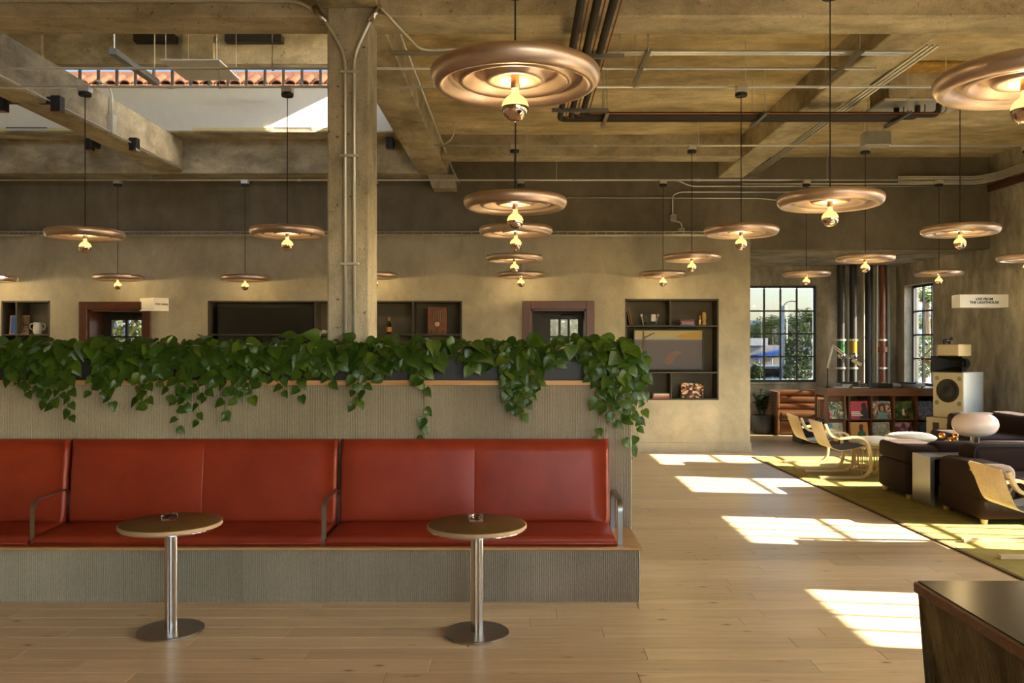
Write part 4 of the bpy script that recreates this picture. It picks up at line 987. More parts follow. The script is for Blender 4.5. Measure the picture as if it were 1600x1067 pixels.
o = thing('bookend_lamp', (BX(1017), YB + 0.15, zs3[0] + 0.012), 'white mid-century desk object with two ball-topped posts in the right niche', 'ornament')
for s_ in (-1, 1):
    m = MB(); m.tube([(s_ * 0.10, 0, 0.0), (s_ * 0.135, 0, 0.16)], 0.009, 8); m.ball((s_ * 0.138, 0, 0.175), 0.022); m.build('post', M['white'], o, True)
m = MB(); m.rbox(-0.10, 0.10, -0.05, 0.05, 0, 0.018, 0.004, 1); m.rbox(-0.06, 0.09, -0.04, 0.02, 0.018, 0.045, 0.004, 1); m.build('base', M['black'], o)
m = MB(); m.rbox(0.02, 0.10, -0.04, 0.03, 0.07, 0.19, 0.006, 1); m.build('white_block', M['white'], o)
m = MB(); m.rbox(-0.11, 0.02, 0.0, 0.03, 0.05, 0.19, 0.004, 1); m.build('dark_block', M['niche'], o)
o = thing('amber_vase', (BX(1103), YB + 0.14, zs3[0] + 0.012), 'amber waisted vase on the upper shelf of the right niche', 'vase')
m = MB(); m.lathe([(0, 0), (0.034, 0.0), (0.040, 0.02), (0.036, 0.05), (0.026, 0.07), (0.036, 0.10), (0.040, 0.14), (0.038, 0.19), (0.028, 0.225), (0.018, 0.232), (0.0, 0.225)], seg=24); m.build('body', col('amber_ceramic', (0.55, 0.33, 0.08), 0.2), o, True)
o = thing('figurine', (BX(1095.5), YB + 0.11, zs3[0] + 0.012), 'small golden figurine beside the amber vase', 'figurine')
m = MB(); m.lathe([(0, 0), (0.028, 0), (0.026, 0.03), (0.016, 0.05), (0.024, 0.08), (0.020, 0.105), (0.009, 0.12), (0.0, 0.122)], seg=14); m.ball((0, 0, 0.137), 0.018); m.build('body', M['brass'], o, True)
m = MB(); m.lathe([(0.0, 0.19), (0.006, 0.165), (0.013, 0.150), (0.0, 0.150)], seg=10); m.build('pointed_hat', M['brass'], o, True)
# framed picture: plain generic landscape of the same colours
x0, x1, z0, z1 = BX(990.5), BX(1100.5), BZ(578.5), BZ(514.5)
pic = thing('wall_screen_picture', ((x0 + x1) / 2, YB + 0.05, z0), 'flat framed picture of a dark land under a yellow sky in the right niche', 'picture'); W_, H_ = x1 - x0, z1 - z0
m = MB(); f = 0.02
m.rbox(-W_ / 2, W_ / 2, 0, 0.04, 0, f, 0.003, 1); m.rbox(-W_ / 2, W_ / 2, 0, 0.04, H_ - f, H_, 0.003, 1); m.rbox(-W_ / 2, -W_ / 2 + f, 0, 0.04, f, H_ - f, 0.003, 1); m.rbox(W_ / 2 - f, W_ / 2, 0, 0.04, f, H_ - f, 0.003, 1); m.build('frame', M['black'], pic)
def landscape():
    q = NM('landscape_print'); tc = q.n('ShaderNodeTexCoord'); sp = q.n('ShaderNodeSeparateXYZ'); q.l(tc.outputs['Object'], sp.inputs[0])
    v = q.n('ShaderNodeMath', operation='DIVIDE'); q.l(sp.outputs['Z'], v.inputs[0]); v.inputs[1].default_value = H_
    nz = q.noise(q.coord((1, 1, 3)), 5, 4)
    ad = q.n('ShaderNodeMath', operation='MULTIPLY_ADD'); q.l(nz, ad.inputs[0]); ad.inputs[1].default_value = 0.03; q.l(v.outputs[0], ad.inputs[2])
    c = q.ramp(ad.outputs[0], [(0.0, S(58, 46, 44)), (0.70, S(72, 54, 46)), (0.76, S(88, 70, 58)), (0.765, S(128, 132, 112)), (0.82, S(150, 140, 108)), (0.90, S(165, 142, 66)), (1.0, S(140, 140, 92))])
    q.set(c, 0.35); return q.mat
m = MB(); m.box(-W_ / 2 + f, W_ / 2 - f, 0.012, 0.02, f, H_ - f); m.build('picture_surface', landscape(), pic)
def flatpoly(pts, y, mat, name, par):
    q = MB(); n = len(pts); q.add([(x, y, z) for x, z in pts] + [(x, y + 0.003, z) for x, z in pts], [tuple(range(n)), tuple(range(2 * n - 1, n - 1, -1))] + [(i, (i + 1) % n, n + (i + 1) % n, n + i) for i in range(n)])
    return q.build(name, mat, par)
flatpoly([(0.10 * W_, .82 * H_), (.18 * W_, .88 * H_), (.27 * W_, .91 * H_), (.36 * W_, .945 * H_), (.47 * W_, .95 * H_), (.47 * W_, .76 * H_), (.3 * W_, .765 * H_), (.16 * W_, .775 * H_)], 0.0095, col('ochre_print', S(160, 124, 44)), 'painted_rock', pic)
flatpoly([(-.06 * W_, .28 * H_), (.0 * W_, .40 * H_), (.1 * W_, .48 * H_), (.2 * W_, .44 * H_), (.12 * W_, .38 * H_), (.04 * W_, .16 * H_), (-.03 * W_, .12 * H_)], 0.0095, col('rose_brown_print', S(104, 76, 66)), 'painted_mound', pic)
flatpoly([(-.38 * W_, .2 * H_), (-.37 * W_, .96 * H_), (-.35 * W_, .96 * H_), (-.345 * W_, .82 * H_), (-.2 * W_, .93 * H_), (-.195 * W_, .91 * H_), (-.34 * W_, .77 * H_), (-.34 * W_, .2 * H_)], 0.0095, col('trunk_print', S(84, 66, 54)), 'painted_tree', pic)
# illustrated sleeve standing low in the niche
def artmat(name, cols, scale=8, kind='noise', seed=0):
    q = NM(name); g = q.coord((1, 1, 1), 'Object'); mp = q.n('ShaderNodeMapping'); mp.inputs['Location'].default_value = (seed * 1.7, 0, seed * 2.3); q.l(g, mp.inputs[0])
    if kind == 'noise': v = q.noise(mp.outputs[0], scale, 2, 0.5, 1.2)
    else:
        vo = q.n('ShaderNodeTexVoronoi'); vo.inputs['Scale'].default_value = scale; q.l(mp.outputs[0], vo.inputs['Vector']); sp = q.n('ShaderNodeSeparateColor'); q.l(vo.outputs['Color'], sp.inputs[0]); v = sp.outputs[0]
    n = len(cols); q.set(q.ramp(v, [((0.28 + 0.44 * i / n) if kind == 'noise' else i / n, c_) for i, c_ in enumerate(cols)], 'CONSTANT'), 0.35); return q.mat
o = thing('magazine', (BX(1083), YB + 0.10, N3[2] + 0.025), 'colourful magazine with a crowd picture propped up low in the right niche', 'magazine'); tilt = Matrix.Rotation(R(-14), 4, 'X')
m = MB(); m.box(-0.19, 0.19, 0, 0.012, 0, 0.255); m.xf(Matrix.Rotation(R(4), 4, 'Y') @ tilt); m.build('cover', artmat('crowd_print', [S(60, 25, 20), S(225, 210, 185), S(120, 55, 35), S(190, 120, 60), S(70, 40, 30), S(230, 220, 200)], 26, 'vor'), o)
m = MB(); m.rbox(-0.1, 0.1, -0.03, 0.1, 0, 0.008, 0.002, 1); m.build('stand', M['black'], o)
o = thing('round_ornament', (BX(1001), YB + 0.15, N3[2] + 0.025), 'dark round ornament on a foot low in the left part of the right niche', 'ornament')
m = MB(); m.lathe([(0, 0), (0.06, 0), (0.05, 0.015), (0.015, 0.03), (0.0, 0.03)], seg=18); m.build('foot', M['black'], o, True, angle=40)
m = MB(); ring = [(0.075 * math.cos(R(q)), 0, 0.115 + 0.09 * math.sin(R(q))) for q in range(0, 361, 15)]; m.tube(ring, 0.02, 8); m.ball((0, 0, 0.115), 0.045); m.build('ring', M['black'], o, True)
# middle niche: screen, bottle, radio
x0, x1 = BX(338), BX(489); o = thing('flat_screen', ((x0 + x1) / 2, YB + 0.06, BZ(562)), 'large black flat screen in the niche left of the column', 'screen')
m = MB(); m.rbox(x0 - o.location.x, x1 - o.location.x, 0, 0.05, 0, BZ(478) - BZ(562), 0.006, 1); m.build('bezel', M['black'], o)
m = MB(); m.box(x0 - o.location.x + 0.02, x1 - o.location.x - 0.02, -0.002, 0.001, 0.02, BZ(480) - BZ(562)); m.build('display', M['screen'], o)
o = thing('bottle', (BX(605.5), YB + 0.15, zs2 + 0.012), 'dark bottle with an orange label on the niche shelf right of the column', 'bottle')
m = MB(); m.lathe([(0, 0), (0.040, 0), (0.042, 0.01), (0.042, 0.15), (0.034, 0.185), (0.016, 0.215), (0.014, 0.265), (0.017, 0.268), (0.017, 0.285), (0, 0.287)], seg=20); m.build('glass_body', col('bottle_glass', (0.012, 0.014, 0.008), 0.12), o, True, angle=50)
m = MB(); m.lathe([(0.0428, 0.04), (0.0432, 0.042), (0.0432, 0.115), (0.0428, 0.117)], seg=20); m.build('label', col('orange_label', (0.75, 0.30, 0.05)), o, True)
m = MB(); m.lathe([(0.0172, 0.225), (0.0180, 0.24), (0.0180, 0.286), (0, 0.289)], seg=16); m.build('foil', col('orange_foil', (0.5, 0.2, 0.06), 0.35), o, True)
o = thing('table_radio', (BX(682.5), YB + 0.17, zs2 + 0.012), 'old wooden cathedral radio with a striped arched grille in the niche', 'radio')
m = MB(); pts = [(-0.16, 0), (-0.16, 0.40), (-0.15, 0.45), (0.15, 0.45), (0.16, 0.40), (0.16, 0)]
def yprism(mb, pts, y0, y1):
    n = len(pts); return mb.add([(x, y0, z) for x, z in pts] + [(x, y1, z) for x, z in pts], [tuple(range(n)), tuple(range(2 * n - 1, n - 1, -1))] + [(i, (i + 1) % n, n + (i + 1) % n, n + i) for i in range(n)])
yprism(m, pts, -0.09, 0.1); m.build('case', M['walnut'], o)
m = MB(); arch = [(-0.09, 0.20)] + [(0.09 * -math.cos(R(q)), 0.32 + 0.09 * math.sin(R(q))) for q in range(0, 181, 15)] + [(0.09, 0.20)]; yprism(m, arch, -0.093, -0.09); m.build('grille_cloth', col('grille_cloth', (0.30, 0.17, 0.10)), o)
for k in range(5):
    xk = -0.072 + 0.036 * k; m = MB(); m.rbox(xk - 0.008, xk + 0.008, -0.104, -0.092, 0.20, 0.32 + math.sqrt(max(0, .0081 - xk * xk)), 0.002, 1); m.build('grille_bar', M['mahogany'], o)
m = MB(); m.lathe([(0, 0), (0.04, 0), (0.04, 0.006), (0, 0.008)], seg=20); m.xf(Matrix.Translation((0, -0.09, 0.17)) @ Matrix.Rotation(R(90), 4, 'X')); m.build('dial', col('dial_face', (0.60, 0.45, 0.30)), o, True, angle=40)
for xx, zz in ((-0.1, 0.05), (0, 0.05), (0.1, 0.05), (0, 0.09)):
    m = MB(); m.lathe([(0, 0), (0.014, 0), (0.012, 0.02), (0, 0.021)], seg=12); m.xf(Matrix.Translation((xx, -0.09, zz)) @ Matrix.Rotation(R(90), 4, 'X')); m.build('knob', M['black'], o, True, angle=40)
# white coral-like ornament half behind the column
o = thing('white_ornament', (BX(501), YB + 0.15, zs2 + 0.012), 'white spiky ornament on the niche shelf half behind the column', 'ornament')
m = MB(); rc = random.Random(4)
for k in range(26):
    a = rc.uniform(0, 6.28); e_ = rc.uniform(0.1, 1.4); m.tube([(0, 0, 0.01), (0.11 * math.cos(a) * math.cos(e_), 0.06 * math.sin(a) * math.cos(e_), 0.01 + 0.07 * math.sin(e_))], [0.007, 0.003], 5)
m.build('branch', M['white'], o, True)
# left niche
o = thing('record_sleeve', (BX(24), YB + 0.1, zs2 + 0.012), 'picture record with a blue edge leaning in the left-edge niche', 'record')
Rm = Matrix.Rotation(R(12), 4, 'Z') @ Matrix.Rotation(R(-10), 4, 'X')
m = MB(); m.box(-0.15, 0.15, 0, 0.012, 0, 0.32); m.xf(Rm); m.build('sleeve', col('tan_sleeve', (0.55, 0.33, 0.17)), o)
m = MB(); m.box(-0.13, -0.05, -0.003, 0, 0.01, 0.31); m.xf(Rm); m.build('blue_panel', col('blue_print', (0.03, 0.12, 0.5)), o)
m = MB(); m.box(-0.05, 0.15, -0.003, 0, 0.01, 0.31); m.xf(Rm); m.build('picture_panel', artmat('sepia_print', [S(60, 45, 30), S(120, 90, 60), S(70, 60, 35), S(150, 120, 90)], 9), o)
o = thing('pitcher', (BX(51), YB + 0.15, zs2 + 0.012), 'pale two-handled pitcher in the left-edge niche', 'pitcher')
m = MB(); m.lathe([(0, 0), (0.06, 0), (0.075, 0.05), (0.07, 0.12), (0.06, 0.17), (0.07, 0.20), (0.064, 0.20), (0.055, 0.17), (0, 0.16)], seg=22); m.build('body', M['white'], o, True, angle=50)
for s_ in (-1, 1): m = MB(); m.tube(spline([(s_ * 0.066, 0, 0.17), (s_ * 0.12, 0, 0.17), (s_ * 0.125, 0, 0.10), (s_ * 0.072, 0, 0.07)], 4), 0.008, 6); m.build('handle', M['white'], o, True)

# ------------------------------------------------------------------ lounge: rug, sofas, chairs, stools, lamp
rug = thing('rug', (3.82, 5.2, 0), 'large olive-yellow rug under the lounge furniture on the right', 'rug')
def quadprism(mb, p, z0, z1): return mb.prism(p, z0, z1)
RL0, RL1 = (3.93, 5.2), (3.72, 13.75)
m = MB(); m.prism([(RL0[0] - 3.82 + .03, 0), (7.5 - 3.82, 0), (7.5 - 3.82, 8.55), (RL1[0] - 3.82 + .03, 8.55)], 0.0, 0.014); m.build('pile', M['rug'], rug)
m = MB(); m.prism([(RL0[0] - 3.82, 0), (RL0[0] - 3.82 + .03, 0), (RL1[0] - 3.82 + .03, 8.55), (RL1[0] - 3.82, 8.55)], 0.0, 0.012); m.build('edge_binding', M['rug_edge'], rug)
ZR = 0.014
def sofa_block(par, x0, x1, y0, y1, z0, z1, r=0.06, name='base', world=True):
    m = MB(); m.rbox(x0, x1, y0, y1, z0, z1, r, 3); return m.build(name, M['velvet'], par, True, world)
def foot(par, x, y, h=0.05): m = MB(); m.lathe([(0, 0), (0.03, 0), (0.036, h), (0, h)], (x, y, ZR), 14); m.build('foot', M['birch'], par, True, True, 40)
# rear sofa, back turned to the camera side
s1 = thing('sofa', (5.9, 10.4, ZR), 'dark brown velvet sofa behind the steel-sided console, low end block facing left', 'sofa', 'dark brown velvet sofas')
sofa_block(s1, 4.50, 5.05, 9.98, 10.78, ZR + 0.05, 0.43, 0.05, 'end_base'); sofa_block(s1, 5.06, 7.35, 9.98, 10.78, ZR + 0.05, 0.36, 0.05)
sofa_block(s1, 4.50, 5.0, 9.98, 10.78, 0.43, 0.635, 0.055, 'end_cushion')
for k in range(2): sofa_block(s1, 5.07 + 1.15 * k, 6.20 + 1.15 * k, 10.2, 10.80, 0.36, 0.50, 0.05, 'seat_cushion')
for k in range(2): sofa_block(s1, 4.80 + 1.27 * k, 6.05 + 1.27 * k, 9.97, 10.24, 0.44, 0.68, 0.10, 'back_cushion')
for fx, fy in ((4.56, 10.04), (4.56, 10.7), (7.2, 10.04)): foot(s1, fx, fy)
# console between the sofas
cs = thing('console_table', (4.6, 9.5, ZR), 'brushed steel sided console between the two dark sofas', 'console')
m = MB(); m.rbox(4.545, 4.60, 9.50, 9.93, ZR, 0.575, 0.003, 1); m.build('end_panel', M['steel_dark'], cs, world=True)
m = MB(); m.rbox(4.60, 7.3, 9.50, 9.93, 0.545, 0.575, 0.003, 1); m.build('top', M['steel_dark'], cs, world=True)
m = MB(); m.rbox(7.245, 7.3, 9.50, 9.93, ZR, 0.545, 0.003, 1); m.build('end_panel', M['steel_dark'], cs, world=True)
# front sofa, facing the camera
s2 = thing('sofa', (6.0, 9.0, ZR), 'dark brown velvet sofa at the right edge, seen behind the nearest bent wood chair', 'sofa', 'dark brown velvet sofas')
sofa_block(s2, 4.60, 7.3, 8.58, 9.46, ZR + 0.05, 0.30, 0.05); sofa_block(s2, 4.60, 4.98, 8.56, 9.46, 0.24, 0.61, 0.08, 'arm')
for k in range(2): sofa_block(s2, 4.99 + 1.16 * k, 6.14 + 1.16 * k, 8.54, 9.2, 0.29, 0.47, 0.06, 'seat_cushion')
for k in range(2): sofa_block(s2, 4.80 + 1.27 * k, 6.06 + 1.27 * k, 9.12, 9.46, 0.42, 0.75, 0.10, 'back_cushion')
for k in range(2):
    m = MB(); x0 = 4.80 + 1.27 * k; m.tube(bend([(x0 + 0.04, 9.13, 0.46), (x0 + 0.04, 9.13, 0.735), (x0 + 1.22, 9.13, 0.735), (x0 + 1.22, 9.13, 0.46)], 0.08), 0.006, 6); m.build('piping', M['black'], s2, True, True)
for fx, fy in ((4.68, 8.64), (4.68, 9.4), (7.2, 8.64)): foot(s2, fx, fy)
# third sofa at the back right
s3 = thing('sofa', (7.0, 12.4, ZR), 'dark brown velvet sofa behind the mushroom lamp by the right wall', 'sofa', 'dark brown velvet sofas')
sofa_block(s3, 6.25, 7.45, 11.75, 13.05, ZR + 0.05, 0.34, 0.05); sofa_block(s3, 6.22, 7.2, 11.72, 12.38, 0.34, 0.53, 0.07, 'seat_cushion'); sofa_block(s3, 6.22, 7.2, 12.40, 13.05, 0.34, 0.53, 0.07, 'seat_cushion')
sofa_block(s3, 7.1, 7.5, 11.72, 13.08, 0.30, 0.80, 0.10, 'back_cushion'); sofa_block(s3, 6.5, 7.2, 12.85, 13.1, 0.4, 0.78, 0.08, 'side_cushion')
for fx, fy in ((6.32, 11.82), (6.32, 12.98)): foot(s3, fx, fy)
# mushroom lamp on the console
ml = thing('table_lamp', (PX(1523.5, 9.72), 9.72, 0.575), 'table lamp with a big pink-white glass pebble shade on a chrome tube', 'lamp')
m = MB(); m.lathe([(0, 0), (0.052, 0), (0.052, 0.006), (0.047, 0.01), (0.047, 0.21), (0, 0.21)], seg=28); m.build('chrome_base', M['chrome'], ml, True, angle=40)
m = MB(); sp_ = [(0.05, 0.20), (0.08, 0.207), (0.15, 0.222), (0.205, 0.255), (0.235, 0.30), (0.243, 0.345), (0.232, 0.39), (0.20, 0.43), (0.155, 0.456), (0.09, 0.471), (0.0, 0.475)]
m.lathe([(p.x, p.y) for p in spline([(a, b, 0) for a, b in sp_], 3)], seg=40); m.build('glass_shade', M['lamp_glass'], ml, True)
# bent wood cantilever chairs
def cantilever_chair(loc, label):
    o = thing('cantilever_chair', loc, label, 'chair', 'bent wood cantilever chairs')
    wdt = 0.60
    loop = [(0.0, 0.018), (0.50, 0.018), (0.60, 0.035), (0.665, 0.10), (0.685, 0.20), (0.675, 0.34), (0.65, 0.45), (0.60, 0.525), (0.53, 0.557), (0.44, 0.56), (0.34, 0.545), (0.24, 0.545), (0.165, 0.575), (0.115, 0.64), (0.075, 0.735)]
    pts = [(p.x, p.y) for p in spline([(a, b, 0) for a, b in loop], 4)]
    for yy in (0.0, wdt):
        m = MB(); m.tube([(x, yy, z) for x, z in pts], 0, flat=(0.052, 0.030, (0, 1, 0))); m.build('bent_frame', M['birch'], o, True, angle=40)
    shell = [(0.035, 0.752), (0.06, 0.68), (0.11, 0.54), (0.155, 0.44), (0.20, 0.395), (0.27, 0.372), (0.36, 0.372), (0.48, 0.392), (0.60, 0.418), (0.655, 0.424)]
    sp = [(p.x, p.y) for p in spline([(a, b, 0) for a, b in shell], 4)]
    def sheet(off, th):
        m = MB(); n = len(sp); A = []; B_ = []
        for i, (x, z) in enumerate(sp):
            t = Vector((sp[min(i + 1, n - 1)][0] - sp[max(i - 1, 0)][0], sp[min(i + 1, n - 1)][1] - sp[max(i - 1, 0)][1])).normalized(); nx, nz = -t.y, t.x
            nx, nz = (nx, nz) if nz > 0 or nx > 0 else (-nx, -nz)
            A.append((x + nx * off, z + nz * off)); B_.append((x + nx * (off + th), z + nz * (off + th)))
        y0, y1 = 0.045, wdt - 0.045; vs = []
        for a, b in zip(A, B_): vs += [(a[0], y0, a[1]), (a[0], y1, a[1]), (b[0], y1, b[1]), (b[0], y0, b[1])]
        fs = []
        for i in range(n - 1):
            for k in range(4): fs.append((i * 4 + k, i * 4 + (k + 1) % 4, i * 4 + 4 + (k + 1) % 4, i * 4 + 4 + k))
        fs += [(0, 1, 2, 3), tuple((n - 1) * 4 + k for k in (3, 2, 1, 0))]; m.add(vs, fs); return m
    sheet(0, 0.009).build('shell', M['birch'], o, True, angle=40); sheet(0.0092, 0.003).build('dark_laminate', M['black'], o, True, angle=40)
    for xx, zz in ((0.085, 0.665), (0.60, 0.405)):
        m = MB(); m.tube([(xx, -0.02, zz), (xx, wdt + 0.02, zz)], 0.011, 8); m.build('cross_rail', M['birch'], o)
    return o
ch = cantilever_chair((4.02, 11.49, ZR), 'bent birch cantilever chair in the middle of the three, beside the rug edge')
dup(ch, (4.00, 12.42, ZR), 'bent birch cantilever chair farthest back, nearest the alcove')
dup(ch, (4.06, 7.26, ZR), 'bent birch cantilever chair nearest the camera at the right picture edge')
# slatted stools with cream cushions
def stool(loc, rx, label, h=0.44):
    o = thing('slatted_stool', loc, label, 'stool', 'slatted stools with cream cushions')
    m = MB(); m.ball((0, 0, h), rx, 0.33, 0.075, 24, 10); m.build('cushion', M['cream'], o, True)
    m = MB(); n = 30
    for yy, zz in ((0, h - 0.05), (0, 0.06)):
        m.tube([(rx * 0.86 * math.cos(2 * math.pi * q / 28), 0.29 * math.sin(2 * math.pi * q / 28), zz) for q in range(29)], 0.016, 6)
    m.build('hoop', M['cane'], o, True)
    for q in range(n):
        a_ = 2 * math.pi * q / n; m = MB(); m.tube([(rx * 0.86 * math.cos(a_), 0.29 * math.sin(a_), 0.0), (rx * 0.86 * math.cos(a_), 0.29 * math.sin(a_), h - 0.03)], 0.008, 5); m.build('slat', M['cane'], o)
    return o
stool((4.98, 12.0, ZR), 0.36, 'slatted stool with a cream cushion just right of the middle bent chair')
stool((5.72, 12.55, ZR), 0.36, 'slatted stool with a cream cushion before the record cabinet, right one of the pair')
# coffee table with books and amber glass
ctb = thing('coffee_table', (5.7, 11.45, ZR), 'low pale coffee table behind the rear sofa', 'coffee table')
m = MB(); m.rbox(-0.75, 0.75, -0.32, 0.32, 0.40, 0.44, 0.006, 1); m.build('top', M['birch'], ctb)
for sx in (-1, 1):
    for sy in (-1, 1): m = MB(); m.rbox(sx * .68 - .025, sx * .68 + .025, sy * .26 - .025, sy * .26 + .025, 0, 0.40, 0.003, 1); m.build('leg', M['birch'], ctb)
ag = thing('amber_glass_cluster', (5.70, 11.42, ZR + 0.44), 'cluster of amber glass bubbles on the coffee table', 'vase')
rc = random.Random(9); m = MB()
for k in range(9): m.ball((rc.uniform(-0.11, 0.11), rc.uniform(-0.05, 0.05), 0.045 + 0.055 * (k % 3)), rc.uniform(0.03, 0.045), seg=14, rings=10)
m.build('bubbles', M['amber'], ag, True)
m = MB(); m.rbox(-0.13, 0.13, -0.06, 0.06, 0, 0.012, 0.004, 1); m.build('foot', M['amber'], ag)
for k, (dx, c_) in enumerate(((-0.42, ('pale', (0.55, 0.58, 0.55))), (-0.40, ('green', (0.22, 0.35, 0.22))))):
    book(5.7 + dx - .16, 5.7 + dx + .16, 11.35, 11.58, ZR + 0.44 + 0.022 * (1 - k), ZR + 0.44 + 0.022 * (2 - k), c_, ['pale', 'green'][k] + ' large book lying on the coffee table, ' + ['upper', 'lower'][k] + ' one', group='books on the coffee table')

# ------------------------------------------------------------------ alcove: record cabinet and what stands on it
DC = 14.95; x0 = PX(1292, DC); BW = 35.2 / F * DC; ZT2 = PZ(606.5, DC)
NC = 6; x1 = x0 + BW * NC + 0.02; dpt = 0.62
rcab = thing('record_cabinet', (x0, DC, 0), 'walnut record cabinet with two rows of open display bays in the alcove', 'cabinet')
zrow = [0.14, PZ(655.5, DC), PZ(619, DC)]
m = MB(); m.rbox(0, x1 - x0, 0, dpt, zrow[2], ZT2, 0.004, 1); m.build('top', M['walnut'], rcab)
m = MB(); m.rbox(0.02, x1 - x0 - 0.02, 0.04, dpt - 0.04, 0, 0.10, 0.004, 1); m.build('plinth', M['walnut'], rcab)
m = MB(); m.box(0, x1 - x0, 0, dpt, 0.10, 0.14); m.build('bottom_board', M['walnut'], rcab)
m = MB(); m.box(0.33, x1 - x0, 0.0, dpt, zrow[1] - 0.012, zrow[1] + 0.012); m.build('shelf', M['walnut'], rcab)
m = MB(); m.box(0.0, 0.33, 0.13, dpt, zrow[1] - 0.012, zrow[1] + 0.012); m.build('shelf', M['walnut'], rcab)
m = MB(); m.box(0.33, x1 - x0, dpt - 0.015, dpt, 0.14, zrow[2]); m.build('back_panel', M['walnut'], rcab)
for k in range(NC + 1):
    xx = BW * k; m = MB()
    if k == 0: m.box(0, 0.03, 0, 0.13, 0.14, zrow[2])
    else: m.box(xx - 0.012, xx + 0.012, 0, dpt - 0.015, 0.14, zrow[2])
    m.build('divider', M['walnut'], rcab)
m = MB(); m.box(0.0, 0.03, dpt - 0.05, dpt, 0.14, zrow[2]); m.build('divider', M['walnut'], rcab)
m = MB(); m.box(0.30, 0.33, 0.0, dpt - 0.015, 0.14, zrow[2]); m.build('inner_panel', M['walnut'], rcab)
m = MB(); m.box(0.03, 0.30, 0.115, 0.13, 0.14, zrow[2]); m.build('bay_back', M['walnut'], rcab)
# records on display
sl_cols = [[S(225, 215, 190), S(120, 125, 95), S(70, 90, 60), S(215, 205, 175), S(60, 120, 60)], [S(205, 50, 60)], [S(230, 215, 190), S(190, 130, 110), S(120, 70, 60), S(90, 160, 175), S(225, 200, 170)],
           [S(35, 60, 30), S(60, 85, 35), S(95, 110, 50), S(40, 55, 30)], [S(40, 32, 30), S(70, 60, 56), S(120, 105, 98), S(60, 48, 45)], [S(60, 50, 40), S(90, 80, 60)],
           [S(205, 195, 165), S(170, 175, 140), S(215, 205, 180), S(120, 160, 150)], [S(225, 160, 50)], [S(190, 195, 180), S(150, 150, 110), S(205, 205, 195), S(130, 135, 95)], [S(215, 195, 195), S(130, 70, 110), S(80, 40, 80), S(190, 150, 160)], [S(30, 28, 24), S(60, 58, 45), S(24, 22, 20)], [S(70, 60, 50), S(110, 95, 75)]]
what = ['pale green sleeve with dense white drawing', 'red sleeve with a dark figure and white blocks', 'cream sleeve with a curly haired portrait', 'dark green sleeve with a small red-white figure', 'dark grey-brown photographic sleeve', 'brown sleeve half hidden by the loudspeaker',
        'pale sleeve with blue and red corner', 'orange sleeve with a figure in green', 'grey-green sleeve with pale lines', 'white sleeve with purple fan shapes', 'black sleeve with small pale specks', 'dull brown sleeve behind the loudspeaker stand']
for r_ in range(2):
    for k in range(NC):
        i = r_ * NC + k; zb = zrow[1] + 0.012 if r_ == 0 else 0.14; xc = x0 + BW * (k + 0.5) - (0.0 if k else -0.01)
        o = thing('record_sleeve', (xc, DC + 0.03 if k else DC + 0.01, zb), what[i] + ' in the ' + ['upper', 'lower'][r_] + ' cabinet row', 'record', 'records shown in the cabinet')
        T = Matrix.Rotation(R(-11 if k else -13), 4, 'X') @ Matrix.Rotation(R(random.uniform(-1.5, 1.5)), 4, 'Y'); q = 0.155 if k else 0.15
        hs = 2 * q; m = MB(); m.box(-q, q, 0, 0.006, 0.002, hs); m.xf(T); m.build('sleeve', artmat('sleeve_print_%d' % i, sl_cols[i], 14 if len(sl_cols[i]) > 3 else 3, 'noise' if i % 2 == 0 or i > 9 else 'vor', i), o)
        def fp(pts, y, c_, nm): ob = flatpoly(pts, y, c_, nm, o); ob.data.transform(T); return ob
        if i == 1:
            fp([(0.0, 0.0), (.02, .12), (.05, .17), (.04, .24), (.07, .285), (.12, .28), (.125, .2), (.15, .16), (.15, 0.0)], -0.004, col('sleeve_dark', S(45, 45, 38)), 'printed_figure')
            for zz, w_ in ((.13, .15), (.10, .17), (.07, .2)): fp([(-.145, zz - .02), (-.145, zz), (-.145 + w_, zz), (-.145 + w_, zz - .02)], -0.006, col('sleeve_white', S(235, 225, 210)), 'printed_line')
        if i == 7:
            fp([(-.04, 0.0), (-.03, .12), (.0, .16), (.06, .17), (.10, .12), (.13, 0.0)], -0.004, col('sleeve_green', S(70, 120, 70)), 'printed_figure'); fp([(.0, .165), (.0, .24), (.02, .27), (.06, .27), (.07, .24), (.065, .165)], -0.0045, col('sleeve_brown', S(95, 60, 42)), 'printed_head')
        if i == 2:
            fp([(-.1, .0), (-.06, .1), (.0, .12), (.06, .1), (.1, 0)], -0.004, col('sleeve_blue', S(110, 165, 170)), 'printed_dress'); fp([(-.05, .12), (-.07, .18), (-.05, .25), (.0, .275), (.05, .25), (.07, .18), (.05, .12)], -0.0045, col('sleeve_hair', S(95, 58, 50)), 'printed_hair'); fp([(-.02, .13), (-.03, .18), (-.02, .22), (.02, .22), (.03, .18), (.02, .13)], -0.0075, col('sleeve_skin', S(200, 150, 120)), 'printed_face')
        if i == 3:
            fp([(-.04, .06), (-.03, .16), (.0, .18), (.005, .06)], -0.004, col('sleeve_white', S(235, 225, 210)), 'printed_figure'); fp([(.0, .05), (.03, .12), (.06, .12), (.03, .04)], -0.0045, col('sleeve_red', S(200, 80, 50)), 'printed_figure')
        if i in (0, 6): fp([(-q + .005, .005), (-q + .005, .12 if i == 0 else .0055), (-q + .035, .12 if i == 0 else .0055), (-q + .035, .005)] if i == 0 else [(-q + .005, .2), (-q + .005, .29), (-q + .06, .29), (-q + .08, .22)], -0.004, col('sleeve_pink' if i == 0 else 'sleeve_cyan', S(215, 110, 120) if i == 0 else S(90, 170, 200)), 'printed_corner')
